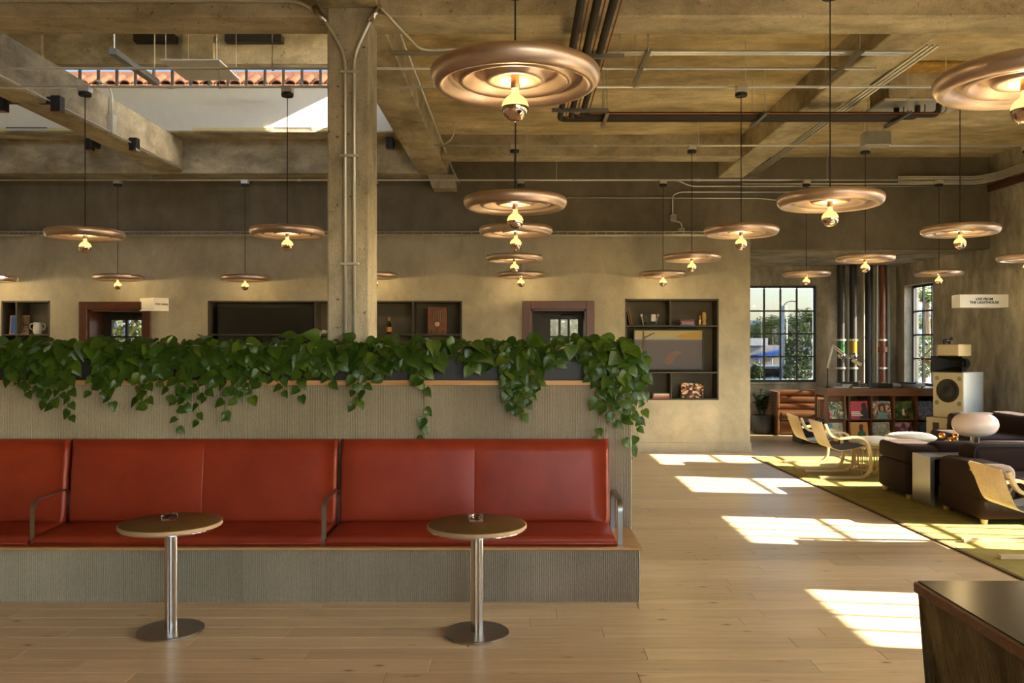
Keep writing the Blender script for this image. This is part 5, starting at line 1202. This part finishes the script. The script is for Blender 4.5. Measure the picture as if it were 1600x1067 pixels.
# spines in the end bay
cl = [(0.55, 0.45, 0.22), (0.10, 0.06, 0.04), (0.40, 0.30, 0.2), (0.5, 0.08, 0.05), (0.12, 0.1, 0.08), (0.3, 0.05, 0.05), (0.08, 0.12, 0.08), (0.48, 0.03, 0.06), (0.5, 0.02, 0.06), (0.2, 0.03, 0.03)]
nmz = ['yellow', 'black-brown', 'tan', 'orange-red', 'dark grey', 'maroon', 'dark green', 'crimson', 'bright crimson', 'dark wine']
for k in range(10):
    yy = DC + 0.15 + 0.04 * k; o = thing('record', (x0 + 0.015, yy, zrow[1] + 0.012), nmz[9 - k] + ' record spine standing in the end bay of the record cabinet', 'record', 'records standing in the cabinet end bay')
    m = MB(); m.box(0, 0.28, -0.016, 0.016, 0, 0.30 - 0.004 * (k % 3)); m.build('sleeve', col('spine_%d' % k, cl[9 - k]), o)
    m = MB(); m.box(0.28, 0.282, -0.010, 0.010, 0.004, 0.296 - 0.004 * (k % 3)); m.build('disc_edge', M['black'], o)
# on top of the cabinet
def turntable(px, label):
    o = thing('turntable', (PX(px, DC + .3), DC + 0.3, ZT2), label, 'turntable', 'turntables on the record cabinet')
    m = MB(); m.rbox(-0.22, 0.22, -0.17, 0.17, 0.015, 0.07, 0.006, 1); m.build('plinth', M['steel_dark'], o)
    m = MB(); m.lathe([(0, 0.07), (0.155, 0.07), (0.16, 0.075), (0.16, 0.088), (0.15, 0.092), (0, 0.092)], (-0.04, 0, 0), 32); m.build('platter', M['black'], o, True, angle=35)
    m = MB(); m.tube([(0.17, 0.11, 0.07), (0.17, 0.11, 0.115), (0.15, -0.02, 0.11), (0.09, -0.10, 0.10)], 0.006, 6); m.build('tonearm', M['chrome'], o, True)
    for sx in (-1, 1): m = MB(); m.lathe([(0, 0), (0.02, 0), (0.02, 0.015), (0, 0.015)], (sx * .18, -0.12, 0), 10); m.build('foot', M['black'], o)
turntable(1330, 'silver turntable left on top of the record cabinet'); turntable(1420, 'silver turntable right on top of the record cabinet')
o = thing('mixer', (PX(1378, DC + .25), DC + .25, ZT2), 'black mixing desk between the turntables', 'mixer')
m = MB(); m.rbox(-0.13, 0.13, -0.15, 0.15, 0, 0.075, 0.005, 1); m.build('case', M['black'], o)
for kx in range(4):
    for ky in range(3): m = MB(); m.lathe([(0, 0.075), (0.009, 0.075), (0.008, 0.09), (0, 0.09)], (-0.09 + 0.06 * kx, -0.1 + 0.08 * ky, 0), 8); m.build('knob', M['chrome'], o)
o = thing('magazine_pile', (PX(1312, DC + .12), DC + 0.12, ZT2), 'flat pile of pale papers at the left end of the record cabinet', 'papers')
m = MB(); m.rbox(-0.14, 0.14, -0.08, 0.1, 0, 0.012, 0.002, 1); m.build('lower_sheet', col('lilac_paper', (0.55, 0.45, 0.55)), o); m = MB(); m.rbox(-0.12, 0.15, -0.07, 0.09, 0.012, 0.022, 0.002, 1); m.build('upper_sheet', M['white'], o)
o = thing('table_plant', (PX(1343, DC + .1), DC + 0.1, ZT2), 'flat tray of small yellow-green leaves on the record cabinet', 'plant')
m = MB(); m.rbox(-0.15, 0.15, -0.05, 0.05, 0, 0.018, 0.003, 1); m.build('tray', M['white'], o)
m = MB(); rc = random.Random(5)
for k in range(160):
    c_ = Vector((rc.uniform(-.15, .15), rc.uniform(-.06, .06), rc.uniform(0.02, 0.085))); u = Vector((rc.uniform(-1, 1), rc.uniform(-1, 1), rc.uniform(-.3, 1))).normalized() * 0.016; v = Vector((rc.uniform(-1, 1), rc.uniform(-1, 1), rc.uniform(-1, 1))).normalized() * 0.010
    m.add([c_ - u, c_ + v, c_ + u, c_ - v], [(0, 1, 2, 3)])
q = m.build('leaves', M['foliage'], o); q['kind'] = 'stuff'
def micarm(base, p, label):
    o = thing('microphone_arm', base, label, 'microphone'); B0 = Vector(base)
    q = [Vector(a_) - B0 for a_ in p]
    m = MB(); m.lathe([(0, 0), (0.04, 0), (0.04, 0.02), (0.012, 0.03), (0.012, 0.05), (0, 0.05)], seg=14); m.tube([(0, 0, 0.03), q[0]], 0.010, 8); m.build('post', M['black'], o, True, angle=40)
    for a_, b_, n_ in ((q[0], q[1], 'lower_arm'), (q[1], q[2], 'upper_arm')):
        m = MB(); d = Vector((0.012, 0, 0.012))
        m.tube([a_ + d, b_ + d], 0.011, 6); m.tube([a_ - d, b_ - d], 0.011, 6); m.ball(a_, 0.02); m.ball(b_, 0.02); m.build(n_, M['galv'], o, True)
    dr = Vector((0.85, -0.2, -0.5)).normalized(); m = MB(); m.tube([q[2], q[2] + dr * 0.06], 0.012, 8); m.build('holder', M['black'], o, True)
    m = MB(); m.tube([q[2] + dr * 0.05, q[2] + dr * 0.10, q[2] + dr * 0.23], [0.026, 0.033, 0.033], 14); m.build('microphone_body', M['pale_box'], o, True, angle=40)
d = DC + 0.2
micarm(P(1293, 606, d), [P(1293, 574, d), P(1301, 540, d), P(1327, 560, d)], 'black scissor microphone arm at the left end of the record cabinet')
micarm(P(1466, 606, d + .1), [P(1466, 570, d + .1), P(1464, 538, d + .1), P(1438, 560, d + .1)], 'second microphone arm before the right alcove window')
# loudspeaker stack
SPX, SPY = 7.16, 14.0
def spk_xf(): return R(-58)
st = thing('speaker_stand', (SPX - 0.10, SPY, 0), 'pale box stand with square ports under the big loudspeaker', 'stand', rz=spk_xf())
m = MB(); m.rbox(-0.27, 0.27, -0.29, 0.29, 0.012, 0.30, 0.006, 1); m.build('lower_box', M['pale_box'], st); m = MB(); m.rbox(-0.27, 0.27, -0.29, 0.29, 0.304, 0.62, 0.006, 1); m.build('upper_box', M['pale_box'], st)
for sx in (-0.10, 0.14): m = MB(); m.box(sx - 0.055, sx + 0.055, -0.293, -0.289, 0.40, 0.54); m.build('port', M['niche'], st)
sk = thing('loudspeaker', (SPX, SPY, 0.62), 'big cream loudspeaker with a round black woofer on a pale stand', 'loudspeaker', rz=spk_xf())
m = MB(); m.rbox(-0.26, 0.26, -0.28, 0.28, 0.0, 0.74, 0.012, 2); m.build('cabinet', col('cream_lacquer', (0.46, 0.43, 0.36), 0.5), sk)
m = MB(); m.rbox(-0.255, 0.255, -0.292, -0.279, 0.005, 0.735, 0.004, 1); m.build('baffle', M['pale_box'], sk)
m = MB(); m.lathe([(0, 0.014), (0.05, 0.012), (0.06, 0.004), (0.14, 0.008), (0.155, 0.02), (0.178, 0.022), (0.19, 0.012), (0.19, 0)], seg=36); m.xf(Matrix.Translation((0, -0.292, 0.44)) @ Matrix.Rotation(R(90), 4, 'X')); m.build('woofer', M['black'], sk, True, angle=50)
for sx in (-1, 1):
    for sz in (0.24, 0.64): m = MB(); m.lathe([(0, 0.006), (0.034, 0.006), (0.036, 0)], seg=18); m.xf(Matrix.Translation((sx * 0.19, -0.292, sz)) @ Matrix.Rotation(R(90), 4, 'X')); m.build('port', col('port_grey', (0.30, 0.26, 0.18)), sk, True, angle=40)
hn = thing('horn_speaker', (SPX - 0.04, SPY, 1.36), 'black horn on top of the cream loudspeaker', 'horn', rz=spk_xf())
m = MB(); A = [(-0.27, -0.27, 0), (0.27, -0.27, 0), (0.27, -0.27, 0.26), (-0.27, -0.27, 0.26)]; B_ = [(-0.06, 0.0, 0.08), (0.06, 0.0, 0.08), (0.06, 0.0, 0.18), (-0.06, 0.0, 0.18)]
m.add(A + B_, [(i, (i + 1) % 4, 4 + (i + 1) % 4, 4 + i) for i in range(4)] + [(4, 5, 6, 7)]); m.box(-0.27, 0.27, -0.27, -0.262, 0.0, 0.012); m.build('horn_mouth', M['black'], hn)
m = MB(); m.tube([(0, 0, 0.13), (0, 0.14, 0.13)], 0.055, 16); m.tube([(0, 0.14, 0.13), (0, 0.24, 0.13)], 0.10, 20); m.build('driver', M['black'], hn, True, angle=40)
m = MB(); m.rbox(-0.08, 0.08, 0.0, 0.16, 0, 0.075, 0.004, 1); m.build('cradle', M['black'], hn)
tb = thing('tweeter_box', (SPX - 0.02, SPY, 1.62), 'small tan box on top of the black horn', 'box', rz=spk_xf())
m = MB(); m.rbox(-0.18, 0.18, -0.26, 0.10, 0, 0.19, 0.006, 1); m.build('box', col('tan_box', (0.50, 0.34, 0.14)), tb); m = MB(); m.rbox(-0.17, 0.17, -0.264, -0.259, 0.01, 0.18, 0.002, 1); m.build('front_panel', M['pale_box'], tb)
ct_ = thing('cat_figurine', (SPX - 0.20, SPY - 0.02, 1.81), 'tiny black animal figurine on the tan box of the loudspeaker stack', 'figurine', rz=R(10))
m = MB(); m.ball((0, 0, 0.06), 0.075, 0.03, 0.03); m.ball((0.085, 0, 0.09), 0.028, 0.024, 0.026)
for sx in (-0.05, 0.05):
    for sy in (-0.015, 0.015): m.tube([(sx, sy, 0.05), (sx, sy, 0.0)], 0.009, 6)
m.tube(spline([(-0.07, 0, 0.07), (-0.10, 0, 0.10), (-0.10, 0, 0.15)], 3), 0.007, 6)
for sy in (-0.014, 0.014): m.add([(0.075, sy - 0.008, 0.108), (0.095, sy - 0.008, 0.108), (0.085, sy + 0.008, 0.108), (0.085, sy, 0.135)], [(0, 1, 3), (1, 2, 3), (2, 0, 3), (0, 2, 1)])
m.build('body', M['black'], ct_, True)
# brown leather booth, small table, potted plant
bo = thing('leather_booth', (5.15, 17.0, 0), 'tan leather booth sofa with horizontal channels under the alcove window', 'sofa')
m = MB(); m.rbox(0.0, 1.55, 0.0, 0.80, 0.02, 0.30, 0.03, 2); m.build('base', M['brown_leather'], bo, True)
m = MB(); m.rbox(0.0, 1.55, -0.02, 0.60, 0.29, 0.46, 0.06, 3); m.build('seat_cushion', M['brown_leather'], bo, True)
for k in range(3): m = MB(); m.rbox(0.0, 1.55, 0.52 + 0.05 * k, 0.80, 0.44 + 0.14 * k, 0.585 + 0.14 * k, 0.05, 3); m.build('back_channel', M['brown_leather'], bo, True)
m = MB(); m.rbox(-0.05, 0.0, -0.01, 0.82, 0.0, 0.86, 0.012, 2); m.build('end_panel', M['walnut'], bo)
o = thing('low_table', (5.35, 15.75, 0), 'low dark table with a glossy top beside the record cabinet end', 'coffee table')
m = MB(); m.rbox(-0.30, 0.25, -0.30, 0.35, 0.36, 0.40, 0.004, 1); m.build('top', M['black'], o)
m = MB(); m.rbox(-0.25, 0.20, -0.24, 0.29, 0.0, 0.36, 0.004, 1); m.build('base', M['frame'], o)
o = thing('potted_plant', (PX(1191, 17.3), 17.3, 0), 'bushy dark green plant in a grey pot at the alcove corner', 'plant')
m = MB(); m.lathe([(0, 0), (0.16, 0), (0.20, 0.05), (0.21, 0.36), (0.195, 0.38), (0.185, 0.36), (0.18, 0.33), (0, 0.33)], seg=26); m.build('pot', M['pot'], o, True, angle=40)
m = MB(); m.lathe([(0.178, 0.335), (0, 0.345)], seg=16); m.build('soil', M['soil'], o)
rc = random.Random(12); DLEAF = []
for me in LEAF:
    me = me.copy(); me.materials.clear(); me.materials.append(M['darkleaf']); DLEAF.append(me)
for k in range(16):
    a_ = rc.uniform(0, 6.28); rr = rc.uniform(0.05, 0.22); h_ = rc.uniform(0.62, 0.92); top = Vector((rr * math.cos(a_), rr * math.sin(a_), h_)); b0 = Vector((0.05 * math.cos(a_), 0.05 * math.sin(a_), 0.34)); midp = (b0 + top) / 2 + Vector((0, 0, 0.06))
    path = spline([b0, midp, top], 5); m = MB(); m.tube(path, 0.006, 5); m.build('stem', M['darkleaf'], o, True)
    for i in range(3, len(path)):
        for s_ in (-1, 1):
            t = Vector((math.cos(a_ + s_ * 1.3), math.sin(a_ + s_ * 1.3), rc.uniform(-.1, .5))).normalized(); x = t.cross(Vector((0, 0, 1))).normalized(); nz = x.cross(t); sz = rc.uniform(0.07, 0.11)
            lf = bpy.data.objects.new('leaf', DLEAF[k % 6]); C.objects.link(lf); lf.parent = o; b = path[i]
            lf.matrix_basis = Matrix(((x.x * sz * .6, t.x * sz, nz.x * sz, b.x), (x.y * sz * .6, t.y * sz, nz.y * sz, b.y), (x.z * sz * .6, t.z * sz, nz.z * sz, b.z), (0, 0, 0, 1)))
# standing pipes in the alcove corner
def standpipe(px, r, mat, label, d=17.75, bands=True, sight=None, flange=False):
    x = PX(px, d); zt = BZ(388) + 0.02; o = thing('standpipe', (x, d, 0), label, 'pipe', 'vertical pipes in the alcove')
    m = MB(); m.tube([(0, 0, 0), (0, 0, zt)], r, 16); m.build('pipe', mat, o, True, angle=40)
    if bands:
        for z in (PZ(575, d), PZ(531, d)): m = MB(); m.tube([(0, 0, z - 0.02), (0, 0, z + 0.02)], r * 1.25, 16); m.box(-r * 1.9, r * 1.9, 0, 0.02, z - 0.012, z + 0.012); m.build('clamp', M['galv'], o, True, angle=40)
    if sight: m = MB(); m.tube([(0, 0, PZ(552, d)), (0, 0, PZ(533, d))], r * 1.06, 16); m.build('sight_glass', sight, o, True, angle=40); m = MB(); m.ball((0, -r * 0.4, PZ(556, d)), r * 1.15); m.build('valve', M['chrome'], o, True)
    if flange: m = MB(); m.tube([(0, 0, PZ(550, d)), (0, 0, PZ(542, d))], r * 1.7, 18); m.build('flange', mat, o, True, angle=40)
standpipe(1314, 0.075, M['darkpipe'], 'black vertical pipe with a green sight glass, leftmost of the alcove pipes', sight=col('green_glass', (0.03, 0.16, 0.05), 0.2))
standpipe(1333, 0.070, M['darkpipe'], 'black vertical pipe with a yellow sight glass in the alcove', sight=col('yellow_glass', (0.55, 0.32, 0.02), 0.2))
standpipe(1349, 0.028, M['greypipe'], 'thin pale vertical pipe in the middle of the alcove', 17.5, False)
standpipe(1322, 0.03, M['greypipe'], 'thin grey vertical pipe between the two black pipes', 17.85, False)
standpipe(1366, 0.03, M['greypipe'], 'left one of two thin grey pipes beside the rusty pipe', 17.85, False); standpipe(1371, 0.022, M['galv'], 'right one of two thin grey pipes beside the rusty pipe', 17.8, False)
standpipe(1379, 0.055, M['redpipe'], 'rusty red vertical pipe with a flange in the alcove', 17.75, True, None, True)
standpipe(1357, 0.07, M['darkpipe'], 'dark vertical pipe behind the thin pale pipe', 17.88, False); standpipe(1388, 0.04, M['greypipe'], 'grey vertical pipe nearest the alcove corner', 17.88, False)

# ------------------------------------------------------------------ counter at the lower right
ZK = 1.05; kd = (H - ZK) * F / (906 - CY); kx = PX(1427, kd)
ko = thing('bar_counter', (kx, kd, 0), 'ribbed bar counter with a dark stone top in the lower right corner', 'counter')
L_, W_ = 2.6, 2.2
m = MB(); m.rbox(0.0, W_, -L_, 0.0, ZK - 0.040, ZK - 0.004, 0.004, 1); m.build('wood_band', M['walnut'], ko)
m = MB(); m.box(0.012, W_ - 0.012, -L_ + 0.012, -0.010, ZK - 0.006, ZK); m.build('stone_top', M['stone'], ko)
def ribface(p0, p1, inward, zlow, ztop, slope, name):
    """battered ribbed face from p0 to p1 (top line), leaning inwards by slope towards the floor"""
    p0, p1, n = Vector(p0), Vector(p1), Vector(inward); Lr = (p1 - p0).length; t = (p1 - p0) / Lr; k = int(Lr / 0.014); pr = []
    for i in range(k):
        b = i * Lr / k; w1 = Lr / k
        pr += [(b, 0.014), (b + w1 * .2, 0.001), (b + w1 * .45, 0), (b + w1 * .65, 0.001), (b + w1 * .85, 0.014)]
    vs = []; nz = 9; rr = random.Random(2)
    for j in range(nz):
        z = ztop + (zlow - ztop) * j / (nz - 1); o_ = slope * (ztop - z)
        for u, dpt_ in pr: vs.append(tuple(p0 + t * u + n * (o_ + dpt_ + rr.uniform(-0.0012, 0.0012)) + Vector((0, 0, z))))
    c_ = len(pr); m = MB(); m.add(vs, [(j * c_ + i, j * c_ + i + 1, (j + 1) * c_ + i + 1, (j + 1) * c_ + i) for j in range(nz - 1) for i in range(c_ - 1)]); return m.build(name, M['counter_rib'], ko)
M['counter_rib'] = concrete('brown_ribbed_clay', (0.26, 0.215, 0.145), (0.19, 0.155, 0.105), (0.32, 0.265, 0.185), (2, 2, 0.6), 0.2)
SLP = 0.18
ribface((0.008, -L_, 0), (0.008, -0.008, 0), (1, 0, 0), 0, ZK - 0.04, SLP, 'ribbed_side'); ribface((0.008, -0.008, 0), (W_, -0.008, 0), (0, -1, 0), 0, ZK - 0.04, SLP, 'ribbed_back')
m = MB(); m.hull([(0.02 + SLP * 1.0, -L_, 0), (W_ - 0.2, -L_, 0), (W_ - 0.2, -0.02 - SLP, 0), (0.02 + SLP * 1.0, -0.02 - SLP, 0)], [(0.02, -L_, ZK - 0.04), (W_ - 0.02, -L_, ZK - 0.04), (W_ - 0.02, -0.02, ZK - 0.04), (0.02, -0.02, ZK - 0.04)]); m.build('core', M['counter_rib'], ko)

# ------------------------------------------------------------------ outside the windows
mb = MB(); mb.box(-60, 90, YW + 0.35, 260, -0.6, -0.5); mb.box(XR + 0.35, 90, -30, YW + 0.35, -0.6, -0.5); struct('ground', mb, M['asphalt'])
rc = random.Random(31)
def crown(mb, c, rx, ry, rz, n, s):
    for k in range(n):
        a_ = rc.uniform(0, 6.28); e_ = math.asin(rc.uniform(-1, 1)); q = rc.uniform(0.6, 1.0) ** 0.5
        p = Vector((c[0] + rx * q * math.cos(a_) * math.cos(e_), c[1] + ry * q * math.sin(a_) * math.cos(e_), c[2] + rz * q * math.sin(e_)))
        u = Vector((rc.gauss(0, 1), rc.gauss(0, 1), rc.gauss(0, 1))).normalized(); v = u.orthogonal().normalized() * s * 0.5; u = u * s
        mb.add([p - u, p + v, p + u, p - v], [(0, 1, 2, 3)])
def tree(loc, h, rx, rz, label, n=500, s=0.22, name='tree', trunk=0.12):
    o = thing(name, loc, label, 'tree' if name == 'tree' else 'shrub')
    if trunk: m = MB(); m.tube([(0, 0, 0), (0.05, 0, h * .5), (0, 0, h)], [trunk, trunk * .7, trunk * .4], 8); m.build('trunk', M['bark'], o, True)
    m = MB(); crown(m, (0, 0, h), rx, rx, rz, n, s); q = m.build('crown', M['foliage'], o); q['kind'] = 'stuff'; return o
def palm(loc, h, label, L=1.8, n=22):
    o = thing('palm_tree', loc, label, 'palm tree', 'palm trees outside')
    m = MB(); m.tube([(0, 0, 0), (0.08, 0, h * .5), (0, 0, h)], [0.09, 0.08, 0.09], 8); m.build('trunk', M['bark'], o, True)
    for k in range(n):
        a_ = 6.283 * k / n + rc.uniform(-.15, .15); up = rc.uniform(-0.2, 1.0); m = MB(); prev = None
        pts = spline([(0, 0, h), (L * .4 * math.cos(a_), L * .4 * math.sin(a_), h + L * .35 * up + .1), (L * .9 * math.cos(a_), L * .9 * math.sin(a_), h + L * (.35 * up - .35))], 5); sd = Vector((-math.sin(a_), math.cos(a_), 0))
        for i in range(1, len(pts)):
            w_ = 0.28 * L * (1 - i / len(pts)) + 0.04; d_ = Vector((0, 0, -0.25 * w_))
            for s_ in (-1, 1):
                t_ = (pts[i] - pts[i - 1]); m.add([pts[i - 1], pts[i - 1] + t_ * .45, pts[i] + sd * s_ * w_ + d_], [(0, 1, 2)])
        m.build('frond', M['foliage'], o)
g0 = -0.5
def out(px, py, d): return P(px, py, d)
# seen through the left alcove window
for k, (px, d, py, lab) in enumerate(((1180, 52, 525, 'leftmost'), (1205, 50, 512, 'second from the left'), (1216, 56, 510, 'third from the left'), (1243, 54, 508, 'fourth from the left'), (1268, 46, 502, 'rightmost'))):
    p = P(px, py, d); palm((p.x, d, g0), p.z - g0, lab + ' of the palms seen through the left alcove window', 1.9)
p = P(1262, 548, 36); tree((p.x, 36, g0), p.z - g0, 1.1, 0.75, 'round grey-green tree seen in the right half of the left alcove window', 900, 0.13)
p = P(1230, 520, 60); tree((p.x, 60, g0), p.z - g0, 3.0, 0.9, 'long green treeline crown behind the blue canopy', 700, 0.3)
for k, (px, py, d, rx, lab) in enumerate(((1262, 583, 24, 0.55, 'yellow-green bush low in the right half of the left alcove window'), (1246, 580, 25, 0.40, 'small bush low in the middle of the left alcove window'), (1182, 598, 24, 0.22, 'low shrub at the lower left of the left alcove window'))):
    p = P(px, py, d); tree((p.x, d, g0), p.z - g0, rx, 0.55, lab, 420, 0.08, 'shrub', 0.03)
o = thing('canopy_building', P(1200, 560, 40), 'pale low building with a slanted blue canopy outside', 'building'); oz = o.location.z
m = MB(); m.box(-1.6, 1.2, 0.5, 3, g0 - oz, 0.6); m.build('wall', M['stucco'], o); m = MB(); m.box(-2.2, 0.0, 0.0, 3, 0.6, 0.95); m.build('roof', M['white'], o)
m = MB(); m.hull([(-0.6, -0.4, -0.02), (1.1, -0.4, 0.32), (1.1, 0.5, 0.32), (-0.6, 0.5, -0.02)], [(-0.6, -0.4, 0.16), (1.1, -0.4, 0.50), (1.1, 0.5, 0.50), (-0.6, 0.5, 0.16)]); m.build('blue_canopy', M['blue'], o)
for xx in (-0.5, 0.1, 0.9): m = MB(); m.tube([(xx, -0.3, g0 - oz), (xx, -0.3, 0.1)], 0.04, 6); m.build('post', M['white'], o)
o = thing('street_lamp', (PX(1223.5, 33), 33, g0), 'tall street lamp with a curved arm outside the left alcove window', 'street lamp'); zt = PZ(478, 33) - g0
m = MB(); m.tube([(0, 0, 0), (0, 0, zt)], [0.075, 0.06], 8); m.build('post', M['white'], o, True)
m = MB(); m.tube(spline([(0, 0, zt - 0.02), (0.12, 0, zt + 0.12), (0.28, 0, zt + 0.18), (0.44, 0, zt + 0.18)], 4), 0.018, 6); m.build('arm', M['greypipe'], o, True); m = MB(); m.rbox(0.40, 0.54, -0.04, 0.04, zt + 0.16, zt + 0.19, 0.008, 1); m.build('lamp_head', M['greypipe'], o)
o = thing('street_lamp', (PX(1229.5, 41), 41, g0), 'thinner pale post right of the street lamp outside', 'street lamp')
m = MB(); m.tube([(0, 0, 0), (0, 0, PZ(498, 41) - g0)], 0.035, 6); m.build('post', M['white'], o, True); m = MB(); m.rbox(-0.1, 0.1, -0.05, 0.05, PZ(498, 41) - g0, PZ(497, 41) - g0 + 0.04, 0.01, 1); m.build('lamp_head', M['white'], o)
def car(loc, rz, label, mat):
    o = thing('car', loc, label, 'car', rz=rz)
    m = MB(); yprism(m, [(-2.1, .25), (-2.1, .72), (-1.4, .88), (-.75, 1.38), (.75, 1.42), (1.45, .92), (2.1, .78), (2.15, .25)], -0.85, 0.85); m.build('body', mat, o)
    m = MB(); yprism(m, [(-1.2, .92), (-.7, 1.30), (.7, 1.34), (1.2, .95)], -0.86, 0.86); m.build('side_window', M['screen'], o)
    for xx in (-1.3, 1.3):
        for yy in (-.8, .8): m = MB(); m.tube([(xx, yy - .1, .32), (xx, yy + .1, .32)], .32, 16); m.build('wheel', M['black'], o, True, angle=40)
car((PX(1195, 34), 34, g0), R(8), 'parked silver car outside below the blue canopy', M['carpaint']); car((PX(1262, 44), 44, g0), 0, 'distant white car outside behind the bushes', M['white'])
fn = thing('white_fence', (PX(1170, 30), 30, g0), 'white railing outside the left alcove window', 'fence')
for k in range(6): m = MB(); m.tube([(0.28 * k, 0, 0), (0.28 * k, 0, 1.15)], 0.014, 5); m.build('post', M['white'], fn)
for z in (0.6, 1.1): m = MB(); m.tube([(0, 0, z), (1.4, 0, z)], 0.014, 5); m.build('rail', M['white'], fn)
mb = MB(); rr = random.Random(8); pts = [(-40, 0)] + [(-40 + 8 * k, 9 + 2.5 * math.sin(k * .8) + rr.uniform(-.8, .8)) for k in range(20)] + [(112, 0)]; yprism(mb, pts, 230, 240); struct('hills', mb, M['hill'])
# seen through the right alcove window
o = thing('neighbour_house', (PX(1424, 27), 27, g0), 'pale stucco house corner seen through the right alcove window', 'building'); m = MB(); m.box(-0.6, 0.12, 0, 6, 0, 6.5); m.build('wall', M['stucco'], o); m = MB(); m.box(-0.75, 0.22, -0.1, 6.1, 6.5, 6.65); m.build('roof', M['terracotta'], o)
p = P(1442, 556, 30); tree((p.x, 30, g0), p.z - g0, 0.75, 0.75, 'clipped green tree seen through the right alcove window', 700, 0.10)
p = P(1440, 470, 32); palm((p.x + 0.2, 32, g0), p.z - g0, 'palm seen high in the right alcove window', 1.5); p = P(1447, 512, 38); palm((p.x, 38, g0), p.z - g0, 'lower palm seen in the middle of the right alcove window', 1.7)
car((PX(1452, 33), 33, g0), R(70), 'dark car seen low in the right alcove window', M['carpaint'])
# behind the doors
for px, py, d, rx, lab in ((200, 505, 24, 1.0, 'tree seen through the left-hand doorway'), (868, 508, 23, 0.7, 'yellow-green tree in the left pane of the right-hand doorway'), (897, 506, 26, 0.8, 'tree in the right pane of the right-hand doorway')):
    p = P(px, py, d); tree((p.x, d, g0), p.z - g0, rx, 0.9, lab, 600, 0.12)
o = thing('neighbour_house', (PX(176, 40), 40, g0), 'pale grey house seen through the left-hand doorway', 'building'); m = MB(); m.box(-1.2, 1.0, 0, 4, 0, 2.6); m.build('wall', col('pale_blue_wall', (0.45, 0.5, 0.55)), o); m = MB(); yprism(m, [(-1.4, 2.6), (-.1, 3.5), (1.2, 2.6)], -0.2, 4.2); m.build('roof', col('slate_roof', (0.2, 0.22, 0.25)), o)
# tiled parapet behind the roof windows
tp = thing('tiled_roof', (0, 17.2, 6.36), 'terracotta barrel tile roof edge seen through the high windows', 'roof')
m = MB(); m.box(-11, -1.0, 0.02, 2.0, 0, 0.62); m.build('parapet_wall', M['stucco'], tp)
half = [(0.125 * math.cos(R(q)), 0.11 * math.sin(R(q))) for q in range(0, 181, 30)]; tm = None
for rrow in range(1):
    for k in range(36):
        if tm is None:
            m = MB(); n = len(half); inn = [(x * .84, z * .8) for x, z in half]; vs = [(x, 0, z) for x, z in half] + [(x, 0, z) for x, z in inn] + [(x * .9, .46, z * .9 + .27) for x, z in half] + [(x * .9, .46, z * .9 + .27) for x, z in inn]
            fs = []
            for i in range(n - 1): fs += [(i, i + 1, n + i + 1, n + i), (i, 2 * n + i, 2 * n + i + 1, i + 1), (n + i, n + i + 1, 3 * n + i + 1, 3 * n + i)]
            m.add(vs, fs); oo = m.build('roof_tile', M['terracotta'], tp); tm = oo.data
        else: oo = bpy.data.objects.new('roof_tile', tm); C.objects.link(oo); oo.parent = tp
        oo.location = (-10.9 + 0.275 * k + (0.13 if rrow else 0), -0.12 + 0.40 * rrow, 0.60 + 0.25 * rrow)
m = MB(); m.hull([(-11, -0.1, 0.56), (-1, -0.1, 0.56), (-1, 0.8, 1.12), (-11, 0.8, 1.12)], [(-11, -0.1, 0.60), (-1, -0.1, 0.60), (-1, 0.8, 1.16), (-11, 0.8, 1.16)]); m.build('tile_bed', M['terracotta'], tp)
